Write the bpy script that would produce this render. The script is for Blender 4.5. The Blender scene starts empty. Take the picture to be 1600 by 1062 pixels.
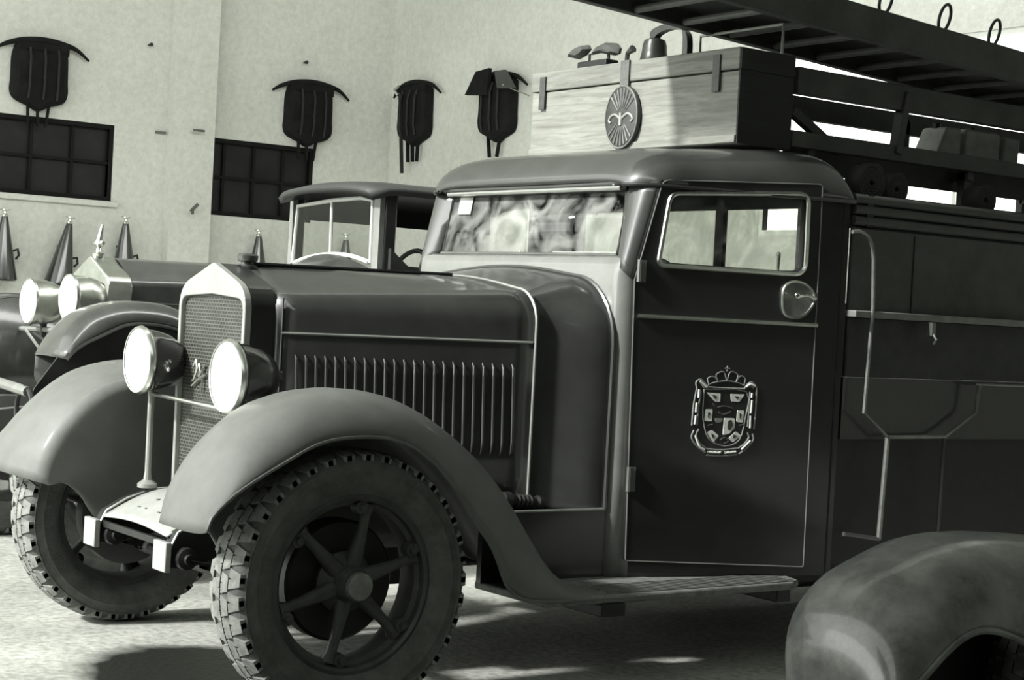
import bpy, bmesh, math, random
from math import sin, cos, pi, radians, sqrt
from mathutils import Vector, Matrix
random.seed(7)
S = bpy.context.scene
COL = S.collection

# ------------------------------------------------------------------ camera
CR = Vector((0.80757, -0.58726, 0.05380)); CU = Vector((-0.03331, 0.04560, 0.99840)); CF = Vector((0.58813, 0.80858, -0.01740))
yaw, pitch, roll, FPX = radians(36.03), radians(-0.997), radians(3.085), 2694.75
CF = Vector((sin(yaw)*cos(pitch), cos(yaw)*cos(pitch), sin(pitch)))
_r = Vector((cos(yaw), -sin(yaw), 0)); _u = _r.cross(CF)
CR = cos(roll)*_r + sin(roll)*_u; CU = -sin(roll)*_r + cos(roll)*_u
H = 1.45
CAM = Vector((0, 0, H))
cd = bpy.data.cameras.new('camera'); cam = bpy.data.objects.new('camera', cd); COL.objects.link(cam)
cd.sensor_width = 36; cd.lens = FPX/1600*36; cd.clip_end = 200; cd.clip_start = .05
cam.matrix_world = Matrix(((CR.x, CU.x, -CF.x, 0), (CR.y, CU.y, -CF.y, 0), (CR.z, CU.z, -CF.z, H), (0, 0, 0, 1)))
S.camera = cam

def at(px, py, X=None, Y=None, Z=None):
    d = (px-800)*CR + (531-py)*CU + FPX*CF
    t = X/d.x if X is not None else (Y/d.y if Y is not None else (Z-H)/d.z)
    return CAM + d*t
def xz(px, py, Y): p = at(px, py, Y=Y); return (p.x, p.z)

# ------------------------------------------------------------------ materials
MATS = {}
def mat(name, col, rough=.6, metal=0., var=.25, scale=6., bump=0., bscale=60., spec=.5, coat=0., dust=0., tint=(.965, 1., .93)):
    if name in MATS: return MATS[name]
    m = bpy.data.materials.new(name); m.use_nodes = True; nt = m.node_tree; N = nt.nodes; L = nt.links
    b = N['Principled BSDF']
    c = [col*t for t in tint] if not isinstance(col, tuple) else list(col)
    tc = N.new('ShaderNodeTexCoord')
    nz = N.new('ShaderNodeTexNoise'); nz.inputs['Scale'].default_value = scale; nz.inputs['Detail'].default_value = 8; nz.inputs['Roughness'].default_value = .65
    L.new(tc.outputs['Object'], nz.inputs['Vector'])
    rp = N.new('ShaderNodeValToRGB'); rp.color_ramp.elements[0].position = .3; rp.color_ramp.elements[1].position = .72
    rp.color_ramp.elements[0].color = [v*(1-var) for v in c]+[1]; rp.color_ramp.elements[1].color = [min(1, v*(1+var)) for v in c]+[1]
    L.new(nz.outputs['Fac'], rp.inputs['Fac'])
    L.new(rp.outputs['Color'], b.inputs['Base Color'])
    b.inputs['Roughness'].default_value = rough; b.inputs['Metallic'].default_value = metal
    b.inputs['Specular IOR Level'].default_value = spec; b.inputs['Coat Weight'].default_value = coat; b.inputs['Coat Roughness'].default_value = .12; b.inputs['Coat IOR'].default_value = 1.8
    if dust:
        n2 = N.new('ShaderNodeTexNoise'); n2.inputs['Scale'].default_value = 3; n2.inputs['Detail'].default_value = 6; L.new(tc.outputs['Object'], n2.inputs['Vector'])
        mr = N.new('ShaderNodeMapRange'); mr.inputs['From Min'].default_value = .35; mr.inputs['From Max'].default_value = .7; mr.inputs['To Min'].default_value = rough; mr.inputs['To Max'].default_value = min(1, rough+dust)
        L.new(n2.outputs['Fac'], mr.inputs['Value']); L.new(mr.outputs['Result'], b.inputs['Roughness'])
    if bump:
        n3 = N.new('ShaderNodeTexNoise'); n3.inputs['Scale'].default_value = bscale; n3.inputs['Detail'].default_value = 5; L.new(tc.outputs['Object'], n3.inputs['Vector'])
        bp = N.new('ShaderNodeBump'); bp.inputs['Strength'].default_value = bump; bp.inputs['Distance'].default_value = .01
        L.new(n3.outputs['Fac'], bp.inputs['Height']); L.new(bp.outputs['Normal'], b.inputs['Normal'])
    MATS[name] = m; return m

body = mat('dark_body_paint', .016, .32, var=.25, scale=9, coat=.45, dust=.2, bump=.03, bscale=120)
cabp = mat('cab_paint', .05, .34, var=.2, scale=5, coat=.6, dust=.15, bump=.03, bscale=90)
hoodp = mat('bonnet_paint', .03, .36, var=.25, scale=7, coat=.6, dust=.2, bump=.03, bscale=100)
fend = mat('fender_paint', .14, .45, var=.16, scale=7, dust=.2, coat=.15, bump=.03, bscale=80)
fend2 = mat('far_truck_fender_paint', .05, .25, var=.3, scale=7, coat=.5)
oldf = mat('worn_fender_paint', .12, .35, var=.65, scale=7, dust=.3, bump=.15, bscale=45, coat=.4)
dark = mat('black_iron', .012, .5, var=.4, scale=20)
inner = mat('cab_lining', .02, .8, var=.3)
rubber = mat('tyre_rubber', .10, .85, var=.35, scale=14, bump=.35, bscale=90)
tread = mat('pale_tread', .21, .9, var=.45, scale=22, bump=.3, bscale=80)  # tread blocks lighter than the tyre sides
chrome = mat('chrome', .75, .16, metal=1., var=.12, scale=8)
nickel = mat('dull_nickel', .72, .3, metal=1., var=.15, scale=12)
trimm = mat('bright_trim', .42, .35, metal=.6, var=.2)
lensm = mat('headlight_lens', .82, .3, var=.05, scale=8, coat=.6)
wheelp = mat('wheel_paint', .055, .5, var=.4, scale=14)
leather = mat('dark_leather', .008, .85, var=.4, scale=12, spec=.2)
strapm = mat('leather_strap', .018, .7, var=.3, spec=.3)
paper = mat('white_paper', .8, .8, var=.03)
crest_w = mat('crest_white', .75, .6, var=.2, scale=60)
crest_g = mat('crest_grey', .22, .6, var=.4, scale=60)
ironl = mat('iron_hook', .1, .5, var=.3)
ladw = mat('dark_ladder_wood', .06, .6, var=.35, scale=6, bump=.1, bscale=40)
ladr = mat('ladder_rung_wood', .13, .6, var=.3, scale=9)
canm = mat('grey_canister', .42, .6, var=.3, scale=8)
apron = mat('apron_paint', .36, .4, var=.12, scale=14, coat=.2)
extm = mat('extinguisher_paint', .02, .25, var=.3, coat=.5)
discd = mat('disc_dark', .05, .5, var=.4, scale=30)
discl = mat('disc_grey', .17, .55, var=.3, scale=30)
bellm = mat('bell_bronze', .07, .35, metal=.5, var=.3)
hoodl = mat('lamp_hood_grey', .09, .5, var=.3)
boardm = mat('running_board_tread', .16, .6, var=.45, scale=18, bump=.3, bscale=50)
plankm = mat('plank_wood', .42, .7, var=.2, scale=4)
steelw = mat('window_steel', .006, .8, var=.3, spec=.2)

def nodes_mat(name):
    m = bpy.data.materials.new(name); m.use_nodes = True; MATS[name] = m
    return m, m.node_tree.nodes, m.node_tree.links, m.node_tree.nodes['Principled BSDF']
def glass(name, haze=.15, rough=.03, col=(.8, .81, .78), hs=7.):
    m, N, L, b = nodes_mat(name); N.remove(b); out = [n for n in N if n.type == 'OUTPUT_MATERIAL'][0]
    tr = N.new('ShaderNodeBsdfTransparent'); tr.inputs['Color'].default_value = (.94, .95, .93, 1)
    gl = N.new('ShaderNodeBsdfGlossy'); gl.inputs['Roughness'].default_value = rough
    fr = N.new('ShaderNodeFresnel'); fr.inputs['IOR'].default_value = 1.5
    ge = N.new('ShaderNodeNewGeometry'); iv = N.new('ShaderNodeMath'); iv.operation = 'SUBTRACT'; iv.inputs[0].default_value = 1; L.new(ge.outputs['Backfacing'], iv.inputs[1])
    mu = N.new('ShaderNodeMath'); mu.operation = 'MULTIPLY'; L.new(fr.outputs[0], mu.inputs[0]); L.new(iv.outputs[0], mu.inputs[1])
    mx = N.new('ShaderNodeMixShader'); L.new(mu.outputs[0], mx.inputs[0]); L.new(tr.outputs[0], mx.inputs[1]); L.new(gl.outputs[0], mx.inputs[2])
    df = N.new('ShaderNodeBsdfDiffuse'); df.inputs['Color'].default_value = col+(1,)
    tc = N.new('ShaderNodeTexCoord'); nz = N.new('ShaderNodeTexNoise'); nz.inputs['Scale'].default_value = hs; nz.inputs['Detail'].default_value = 5; nz.inputs['Distortion'].default_value = 2.5
    L.new(tc.outputs['Object'], nz.inputs['Vector'])
    mr = N.new('ShaderNodeMapRange'); mr.inputs['From Min'].default_value = .35; mr.inputs['From Max'].default_value = .7; mr.inputs['To Min'].default_value = 0; mr.inputs['To Max'].default_value = haze*2
    L.new(nz.outputs['Fac'], mr.inputs['Value'])
    m2 = N.new('ShaderNodeMixShader'); L.new(mr.outputs['Result'], m2.inputs[0]); L.new(mx.outputs[0], m2.inputs[1]); L.new(df.outputs[0], m2.inputs[2])
    L.new(m2.outputs[0], out.inputs['Surface']); return m
wsg = glass('dust_glare_windshield_glass', .13, hs=4)  # pale mottling stands in for reflections as well as dust
doorg = glass('door_glass', .04)
backg = glass('dusty_rear_glass', .12, hs=4)
clearg = glass('clear_glass', .0)

# plaster wall
def wall_mat():
    m, N, L, b = nodes_mat('white_plaster')
    tc = N.new('ShaderNodeTexCoord')
    n1 = N.new('ShaderNodeTexNoise'); n1.inputs['Scale'].default_value = .45; n1.inputs['Detail'].default_value = 5
    n2 = N.new('ShaderNodeTexNoise'); n2.inputs['Scale'].default_value = 16; n2.inputs['Detail'].default_value = 7; n2.inputs['Roughness'].default_value = .75
    for n in (n1, n2): L.new(tc.outputs['Object'], n.inputs['Vector'])
    r1 = N.new('ShaderNodeValToRGB'); r1.color_ramp.elements[0].position = .35; r1.color_ramp.elements[1].position = .65
    r1.color_ramp.elements[0].color = (.60, .615, .565, 1); r1.color_ramp.elements[1].color = (.71, .725, .67, 1)
    r2 = N.new('ShaderNodeValToRGB'); r2.color_ramp.elements[0].position = .3; r2.color_ramp.elements[1].position = .7
    r2.color_ramp.elements[0].color = (.78, .78, .78, 1); r2.color_ramp.elements[1].color = (1, 1, 1, 1)
    mx = N.new('ShaderNodeMix'); mx.data_type = 'RGBA'; mx.blend_type = 'MULTIPLY'; mx.inputs[0].default_value = 1
    L.new(n1.outputs['Fac'], r1.inputs[0]); L.new(n2.outputs['Fac'], r2.inputs[0]); L.new(r1.outputs[0], mx.inputs[6]); L.new(r2.outputs[0], mx.inputs[7])
    L.new(mx.outputs[2], b.inputs['Base Color']); b.inputs['Roughness'].default_value = .9
    bp = N.new('ShaderNodeBump'); bp.inputs['Strength'].default_value = .35; bp.inputs['Distance'].default_value = .02
    L.new(n2.outputs['Fac'], bp.inputs['Height']); L.new(bp.outputs[0], b.inputs['Normal']); return m
wallm = wall_mat()
def floor_mat():
    m, N, L, b = nodes_mat('concrete_floor')
    tc = N.new('ShaderNodeTexCoord')
    n1 = N.new('ShaderNodeTexNoise'); n1.inputs['Scale'].default_value = 1.1; n1.inputs['Detail'].default_value = 9; n1.inputs['Roughness'].default_value = .62
    L.new(tc.outputs['Object'], n1.inputs['Vector'])
    r1 = N.new('ShaderNodeValToRGB'); r1.color_ramp.elements[0].position = .32; r1.color_ramp.elements[1].position = .68
    r1.color_ramp.elements[0].color = (.26, .265, .24, 1); r1.color_ramp.elements[1].color = (.55, .56, .51, 1)
    L.new(n1.outputs['Fac'], r1.inputs[0])
    n2 = N.new('ShaderNodeTexNoise'); n2.inputs['Scale'].default_value = 28; n2.inputs['Detail'].default_value = 6; L.new(tc.outputs['Object'], n2.inputs['Vector'])
    r2 = N.new('ShaderNodeValToRGB'); r2.color_ramp.elements[0].position = .35; r2.color_ramp.elements[1].position = .6
    r2.color_ramp.elements[0].color = (.66, .66, .66, 1); r2.color_ramp.elements[1].color = (1, 1, 1, 1); L.new(n2.outputs['Fac'], r2.inputs[0])
    mx = N.new('ShaderNodeMix'); mx.data_type = 'RGBA'; mx.blend_type = 'MULTIPLY'; mx.inputs[0].default_value = 1
    L.new(r1.outputs[0], mx.inputs[6]); L.new(r2.outputs[0], mx.inputs[7])
    # shadow under the truck front, painted into the floor as ragged ellipses
    def shade_patch(cx, cy, sx, sy, rot):
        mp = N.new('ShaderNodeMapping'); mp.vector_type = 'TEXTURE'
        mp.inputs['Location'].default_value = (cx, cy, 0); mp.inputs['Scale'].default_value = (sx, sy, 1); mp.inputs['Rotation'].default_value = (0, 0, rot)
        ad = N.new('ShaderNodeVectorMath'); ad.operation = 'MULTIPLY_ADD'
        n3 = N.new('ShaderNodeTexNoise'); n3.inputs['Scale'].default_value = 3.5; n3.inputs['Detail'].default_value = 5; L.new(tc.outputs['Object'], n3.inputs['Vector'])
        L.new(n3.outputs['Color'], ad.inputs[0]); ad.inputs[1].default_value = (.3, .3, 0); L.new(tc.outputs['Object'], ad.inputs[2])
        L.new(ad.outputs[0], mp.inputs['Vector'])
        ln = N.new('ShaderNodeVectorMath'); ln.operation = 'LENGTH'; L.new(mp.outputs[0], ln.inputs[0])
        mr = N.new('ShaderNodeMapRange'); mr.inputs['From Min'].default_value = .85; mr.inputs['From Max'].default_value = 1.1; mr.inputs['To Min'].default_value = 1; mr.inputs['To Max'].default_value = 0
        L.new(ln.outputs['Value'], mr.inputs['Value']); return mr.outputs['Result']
    s1 = shade_patch(3.15, 6.02, .52, .62, .2); s2 = shade_patch(2.95, 5.2, .35, .55, .3)
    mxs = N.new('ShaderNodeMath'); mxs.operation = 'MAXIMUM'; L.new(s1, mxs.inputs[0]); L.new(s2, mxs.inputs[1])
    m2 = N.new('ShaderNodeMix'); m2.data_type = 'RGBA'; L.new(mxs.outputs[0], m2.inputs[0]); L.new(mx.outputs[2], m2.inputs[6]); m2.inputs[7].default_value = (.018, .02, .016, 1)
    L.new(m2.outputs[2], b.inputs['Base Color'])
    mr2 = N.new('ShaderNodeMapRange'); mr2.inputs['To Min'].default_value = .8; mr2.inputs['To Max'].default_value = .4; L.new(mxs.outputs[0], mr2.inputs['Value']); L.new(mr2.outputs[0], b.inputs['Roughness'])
    bp = N.new('ShaderNodeBump'); bp.inputs['Strength'].default_value = .3; bp.inputs['Distance'].default_value = .015; L.new(n2.outputs['Fac'], bp.inputs['Height']); L.new(bp.outputs[0], b.inputs['Normal'])
    return m
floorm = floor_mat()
def wood_mat(name, c0, c1, sx=(1, 1, 14)):
    m, N, L, b = nodes_mat(name)
    tc = N.new('ShaderNodeTexCoord'); mp = N.new('ShaderNodeMapping'); mp.inputs['Scale'].default_value = sx
    L.new(tc.outputs['Object'], mp.inputs['Vector'])
    n1 = N.new('ShaderNodeTexNoise'); n1.inputs['Scale'].default_value = 3.2; n1.inputs['Detail'].default_value = 9; n1.inputs['Roughness'].default_value = .7; n1.inputs['Distortion'].default_value = .6
    L.new(mp.outputs[0], n1.inputs['Vector'])
    r = N.new('ShaderNodeValToRGB'); r.color_ramp.elements[0].position = .33; r.color_ramp.elements[1].position = .62
    r.color_ramp.elements[0].color = c0; r.color_ramp.elements[1].color = c1
    L.new(n1.outputs['Fac'], r.inputs[0]); L.new(r.outputs[0], b.inputs['Base Color']); b.inputs['Roughness'].default_value = .65; return m
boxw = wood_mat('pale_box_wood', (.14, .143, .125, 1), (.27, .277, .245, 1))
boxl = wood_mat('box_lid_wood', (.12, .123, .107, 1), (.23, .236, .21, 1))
boxd = wood_mat('shaded_box_side', (.007, .0075, .007, 1), (.016, .017, .015, 1))  # shade of the box's near end put into the wood colour
def grille_mat():
    m, N, L, b = nodes_mat('radiator_honeycomb')
    tc = N.new('ShaderNodeTexCoord'); sp = N.new('ShaderNodeSeparateXYZ'); cb = N.new('ShaderNodeCombineXYZ')
    L.new(tc.outputs['Object'], sp.inputs[0]); L.new(sp.outputs['Y'], cb.inputs['X']); L.new(sp.outputs['Z'], cb.inputs['Y'])
    br = N.new('ShaderNodeTexBrick'); br.inputs['Scale'].default_value = 1; br.inputs['Brick Width'].default_value = .024; br.inputs['Row Height'].default_value = .014; br.inputs['Mortar Size'].default_value = .0034; br.inputs['Mortar Smooth'].default_value = .5
    br.inputs['Color1'].default_value = (.018, .019, .016, 1); br.inputs['Color2'].default_value = (.035, .036, .03, 1); br.inputs['Mortar'].default_value = (.10, .103, .09, 1)
    L.new(cb.outputs[0], br.inputs['Vector']); L.new(br.outputs['Color'], b.inputs['Base Color']); b.inputs['Roughness'].default_value = .5
    bp = N.new('ShaderNodeBump'); bp.inputs['Strength'].default_value = .8; bp.inputs['Distance'].default_value = .006; L.new(br.outputs['Fac'], bp.inputs['Height']); L.new(bp.outputs[0], b.inputs['Normal'])
    return m
grillm = grille_mat()
def emit(name, col, st):
    m, N, L, b = nodes_mat(name); b.inputs['Base Color'].default_value = (.6, .6, .55, 1); b.inputs['Emission Color'].default_value = col; b.inputs['Emission Strength'].default_value = st; return m
dayglass = emit('daylit_window_glass', (1, 1, .93, 1), 2.2)

# ------------------------------------------------------------------ mesh helpers
class MB:
    def __init__(s): s.v = []; s.f = []
    def add(s, vs, fs):
        o = len(s.v); s.v += [Vector(p) for p in vs]; s.f += [[i+o for i in f] for f in fs]; return s
    def box(s, a, b, M=None):
        x0, y0, z0 = a; x1, y1, z1 = b
        vs = [Vector((x, y, z)) for z in (z0, z1) for y in (y0, y1) for x in (x0, x1)]
        if M is not None: vs = [M @ v for v in vs]
        return s.add(vs, [(0, 2, 3, 1), (4, 5, 7, 6), (0, 1, 5, 4), (2, 6, 7, 3), (0, 4, 6, 2), (1, 3, 7, 5)])
    def bar(s, p, q, w, h, up=(0, 0, 1)):
        p, q = Vector(p), Vector(q); d = (q-p).normalized(); up = Vector(up)
        if abs(d.dot(up)) > .98: up = Vector((0, 1, 0))
        r = d.cross(up).normalized(); u = r.cross(d)
        vs = [e + r*a*w/2 + u*b*h/2 for e in (p, q) for a, b in ((-1, -1), (1, -1), (1, 1), (-1, 1))]
        return s.add(vs, [(0, 1, 2, 3), (7, 6, 5, 4), (0, 4, 5, 1), (1, 5, 6, 2), (2, 6, 7, 3), (3, 7, 4, 0)])
    def tube(s, pts, r, n=10, closed=False, caps=True):
        pts = [Vector(p) for p in pts]; m = len(pts); rs = r if isinstance(r, (list, tuple)) else [r]*m
        up = None; vs = []
        for i in range(m):
            a = pts[i-1] if (i or closed) else pts[0]; b = pts[(i+1) % m] if (i < m-1 or closed) else pts[-1]
            d = (b-a).normalized()
            if up is None: up = Vector((0, 0, 1)) if abs(d.z) < .9 else Vector((0, 1, 0))
            x = d.cross(up).normalized(); up = x.cross(d).normalized()
            vs += [pts[i] + rs[i]*(cos(2*pi*k/n)*x + sin(2*pi*k/n)*up) for k in range(n)]
        fs = []
        for i in range(m if closed else m-1):
            j = (i+1) % m
            fs += [(i*n+k, i*n+(k+1) % n, j*n+(k+1) % n, j*n+k) for k in range(n)]
        if caps and not closed: fs += [tuple(range(n)), tuple(range((m-1)*n, m*n))[::-1]]
        return s.add(vs, fs)
    def lathe(s, prof, origin, axis=(0, 0, 1), n=32, ref=None):
        o = Vector(origin); a = Vector(axis).normalized(); r = Vector(ref) if ref else (Vector((1, 0, 0)) if abs(a.x) < .9 else Vector((0, 1, 0)))
        x = (r - a*r.dot(a)).normalized(); y = a.cross(x); vs = []
        for rad, h in prof: vs += [o + a*h + max(rad, 1e-5)*(cos(2*pi*k/n)*x+sin(2*pi*k/n)*y) for k in range(n)]
        m = len(prof)
        return s.add(vs, [(i*n+k, i*n+(k+1) % n, (i+1)*n+(k+1) % n, (i+1)*n+k) for i in range(m-1) for k in range(n)])
    def grid(s, rows, close=False):
        n = len(rows[0]); vs = [p for r in rows for p in r]; fs = []
        for i in range(len(rows)-1):
            for k in range(n if close else n-1):
                k2 = (k+1) % n; fs.append((i*n+k, i*n+k2, (i+1)*n+k2, (i+1)*n+k))
        return s.add(vs, fs)
    def prism(s, poly, f0, f1):        # poly of 2D pts, f0/f1 map to 3D
        n = len(poly); vs = [f0(*p) for p in poly]+[f1(*p) for p in poly]
        return s.add(vs, [tuple(range(n)), tuple(range(n, 2*n))[::-1]]+[(i, i+n, (i+1) % n+n, (i+1) % n) for i in range(n)])
    def sphere(s, c, r, n=16, sc=(1, 1, 1)):
        prof = [(sin(pi*i/(n//2))*1, -cos(pi*i/(n//2))) for i in range(n//2+1)]
        o = len(s.v); s.lathe([(a*r, b*r) for a, b in prof], (0, 0, 0), n=n)
        for i in range(o, len(s.v)): v = s.v[i]; s.v[i] = Vector((v.x*sc[0], v.y*sc[1], v.z*sc[2]))+Vector(c)
        return s
    def build(s, name, m, parent=None, sharp=35, bevel=0, solid=0, off=0, weld=True, **kw):
        off_ = Vector((0, 0, 0)); p = parent
        while p is not None: off_ += p.location; p = p.parent
        me = bpy.data.meshes.new(name); me.from_pydata([v-off_ for v in s.v], [], s.f); me.materials.append(m)
        bm = bmesh.new(); bm.from_mesh(me)
        if weld: bmesh.ops.remove_doubles(bm, verts=bm.verts, dist=1e-5)
        bmesh.ops.recalc_face_normals(bm, faces=bm.faces)
        for f in bm.faces: f.smooth = True
        ca = cos(radians(sharp))
        for e in bm.edges:
            if len(e.link_faces) == 2 and e.link_faces[0].normal.dot(e.link_faces[1].normal) < ca: e.smooth = False
        bm.to_mesh(me); bm.free()
        o = bpy.data.objects.new(name, me); COL.objects.link(o)
        if parent is not None: o.parent = parent
        if bevel:
            bv = o.modifiers.new('bevel', 'BEVEL'); bv.width = bevel; bv.segments = 2; bv.limit_method = 'ANGLE'; bv.angle_limit = radians(40)
        if solid:
            sm = o.modifiers.new('solid', 'SOLIDIFY'); sm.thickness = solid; sm.offset = off
        tag(o, **kw); return o
def build_multi(pairs, name, parent, **kw):
    allm = MB(); idx = []
    for i, (mb, m) in enumerate(pairs): allm.add(mb.v, mb.f); idx += [i]*len(mb.f)
    o = allm.build(name, pairs[0][1], parent, weld=False, **kw)
    for mb, m in pairs[1:]: o.data.materials.append(m)
    for p, i in zip(o.data.polygons, idx): p.material_index = i
    return o
def tag(o, label=None, cat=None, group=None, kind=None):
    for k, v in (('label', label), ('category', cat), ('group', group), ('kind', kind)):
        if v: o[k] = v
    return o
def thing(name, label, cat, loc=(0, 0, 0), group=None, rz=0):
    o = bpy.data.objects.new(name, None); COL.objects.link(o); o.location = loc; o.rotation_euler = (0, 0, rz); o.empty_display_size = .1
    return tag(o, label, cat, group)
def kids(o, pool=None): return [c for c in bpy.data.objects if c.parent == o]
def dup(o, parent=None, loc=None, rot=None, label=None):
    c = o.copy(); COL.objects.link(c)
    if parent is not None: c.parent = parent
    if loc is not None: c.location = loc
    if rot is not None: c.rotation_euler = rot
    if label: c['label'] = label
    for ch in kids(o): dup(ch, c)
    return c
def holder(name, parent, loc):      # an Empty part that carries sub-parts
    o = bpy.data.objects.new(name, None); COL.objects.link(o); o.parent = parent; off = Vector((0, 0, 0)); p = parent
    while p is not None: off += p.location; p = p.parent
    o.location = Vector(loc)-off; o.empty_display_size = .05; return o
def spline(pts, n=8):               # Catmull-Rom through points of any dimension
    P = [tuple(p) for p in pts]; P = [tuple(2*a-b for a, b in zip(P[0], P[1]))]+P+[tuple(2*a-b for a, b in zip(P[-1], P[-2]))]; out = []
    for i in range(1, len(P)-2):
        for k in range(n):
            t = k/n; out.append(tuple(.5*((2*b)+(-a+c)*t+(2*a-5*b+4*c-d)*t*t+(-a+3*b-3*c+d)*t**3) for a, b, c, d in zip(P[i-1], P[i], P[i+1], P[i+2])))
    out.append(P[-2]); return out
def resample(pts, n):
    L = [0]
    for a, b in zip(pts, pts[1:]): L.append(L[-1]+math.dist(a, b))
    out = []; j = 0
    for i in range(n):
        t = L[-1]*i/(n-1)
        while j < len(L)-2 and L[j+1] < t: j += 1
        u = (t-L[j])/max(1e-9, L[j+1]-L[j]); out.append(tuple(a+(b-a)*u for a, b in zip(pts[j], pts[j+1])))
    return out
def roundpoly(pts, r, n=6):
    out = []; m = len(pts)
    for i in range(m):
        p = Vector(pts[i]); a = Vector(pts[i-1])-p; b = Vector(pts[(i+1) % m])-p; rr = r[i] if isinstance(r, (list, tuple)) else r
        if rr <= 0: out.append(tuple(p)); continue
        A = p+a.normalized()*min(rr, a.length*.49); B = p+b.normalized()*min(rr, b.length*.49)
        for k in range(n+1): t = k/n; out.append(tuple((1-t)**2*A+2*t*(1-t)*p+t*t*B))
    return out
def ray_hit(poly, c, a):
    d = (cos(a), sin(a)); best = None
    for i in range(len(poly)):
        p, q = poly[i], poly[(i+1) % len(poly)]; ex, ey = q[0]-p[0], q[1]-p[1]; den = d[0]*ey-d[1]*ex
        if abs(den) < 1e-12: continue
        wx, wy = p[0]-c[0], p[1]-c[1]; t = (wx*ey-wy*ex)/den; u = (wx*d[1]-wy*d[0])/den
        if t > 0 and -1e-7 <= u <= 1+1e-7 and (best is None or t > best): best = t
    return (c[0]+d[0]*best, c[1]+d[1]*best)
def ringpanel(mb, outer, inner_, f0, f1):
    c = (sum(p[0] for p in inner_)/len(inner_), sum(p[1] for p in inner_)/len(inner_))
    an = sorted(set([round(math.atan2(p[1]-c[1], p[0]-c[0]), 5) for p in list(outer)+list(inner_)]+[round(-pi+2*pi*k/72+.001, 5) for k in range(72)]))
    O = [ray_hit(outer, c, a) for a in an]; I = [ray_hit(inner_, c, a) for a in an]
    mb.grid([[f0(*p) for p in O], [f0(*p) for p in I], [f1(*p) for p in I], [f1(*p) for p in O], [f0(*p) for p in O]], close=True)
    return mb

# ------------------------------------------------------------------ the building
WY, WX = 16.8, 10.35
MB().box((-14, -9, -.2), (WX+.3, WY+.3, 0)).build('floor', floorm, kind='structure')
def wall_with_holes(name, u0, u1, z0, z1, holes, f, depth):
    us = sorted(set([u0, u1]+[h[0] for h in holes]+[h[1] for h in holes])); zs = sorted(set([z0, z1]+[h[2] for h in holes]+[h[3] for h in holes])); mb = MB()
    for a, b in zip(us, us[1:]):
        for c, d in zip(zs, zs[1:]):
            if any(h[0] <= a and b <= h[1] and h[2] <= c and d <= h[3] for h in holes): continue
            mb.prism([(a, c), (b, c), (b, d), (a, d)], lambda u, z: f(u, z, 0), lambda u, z: f(u, z, depth))
    return mb.build(name, wallm, kind='structure', weld=False)
fy = lambda u, z, d: (u, WY+d, z)
fx = lambda u, z, d: (WX+d, u, z)
W1 = (4.9, 7.04, 2.34, 3.12); W2 = (7.95, 9.38, 2.29, 3.11); W3 = (6.6, 10.75, 2.2, 3.72)
wall_with_holes('wall_left', -3.3, WX, 0, 6.6, [W1, W2], fy, .3)
wall_with_holes('wall_back', -6, WY+.3, 0, 6.6, [W3], fx, .3)
MB().box((-.4, -6, 6.6), (WX+.3, WY+.3, 6.8)).build('unseen_ceiling', mat('unseen_ceiling_plaster', .45, .9), kind='structure')  # unseen; front edge set back so the sun reaches the cab
MB().box((7.62, WY-.16, 0), (8.09, WY, 6.6)).build('trim_1', wallm, kind='structure')
def steel_window(name, a, b, c, d, f, dep, nx, nz, gm, fm=None):
    mb = MB(); t = .045
    P = lambda u0, u1, z0, z1, d0, d1: mb.prism([(u0, z0), (u1, z0), (u1, z1), (u0, z1)], lambda u, z: f(u, z, d0), lambda u, z: f(u, z, d1))
    for u0, u1, z0, z1 in ((a, a+t, c, d), (b-t, b, c, d), (a+t, b-t, c, c+t), (a+t, b-t, d-t, d)): P(u0, u1, z0, z1, .01, .09)
    for i in range(1, nx): u = a+(b-a)*i/nx; P(u-.016, u+.016, c+t, d-t, .03, .06)
    for i in range(1, nz): z = c+(d-c)*i/nz; P(a+t, b-t, z-.016, z+.016, .032, .058)
    fr = mb.build(name, fm or steelw, kind='structure')
    g = MB(); g.prism([(a+t/2, c+t/2), (b-t/2, c+t/2), (b-t/2, d-t/2), (a+t/2, d-t/2)], lambda u, z: f(u, z, .07), lambda u, z: f(u, z, .08)); g.build('window_glass', gm, fr)
    return fr
darkg = mat('dark_window_glass', .010, .5, var=.5, scale=3, spec=.25)  # near-black colour for the panes
steel_window('window_1', *W1, fy, .1, 5, 2, darkg)
steel_window('window_2', *W2, fy, .1, 4, 2, darkg)
steel_window('window_3', *W3, fx, .1, 2, 1, dayglass, mat('white_window_frame', .7, .6, var=.05))
MB().box((-3.3, -6, 0), (-3, 5.76, 6.6)).build('wall_front_sun_block', mat('low_bounce_wall', .04, .9), kind='structure')  # unseen wall added to keep sun off the near side, dark against bounce
MB().box((-3.3, -6.3, 0), (WX+.3, -6, 6.6)).build('wall_right_light_block', MATS['low_bounce_wall'], kind='structure')  # unseen wall added to shut out sky light, dark to cut bounce
MB().box((4.85, WY-.04, 2.28), (7.1, WY, 2.335)).build('trim_2', wallm, kind='structure', bevel=.005)

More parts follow.
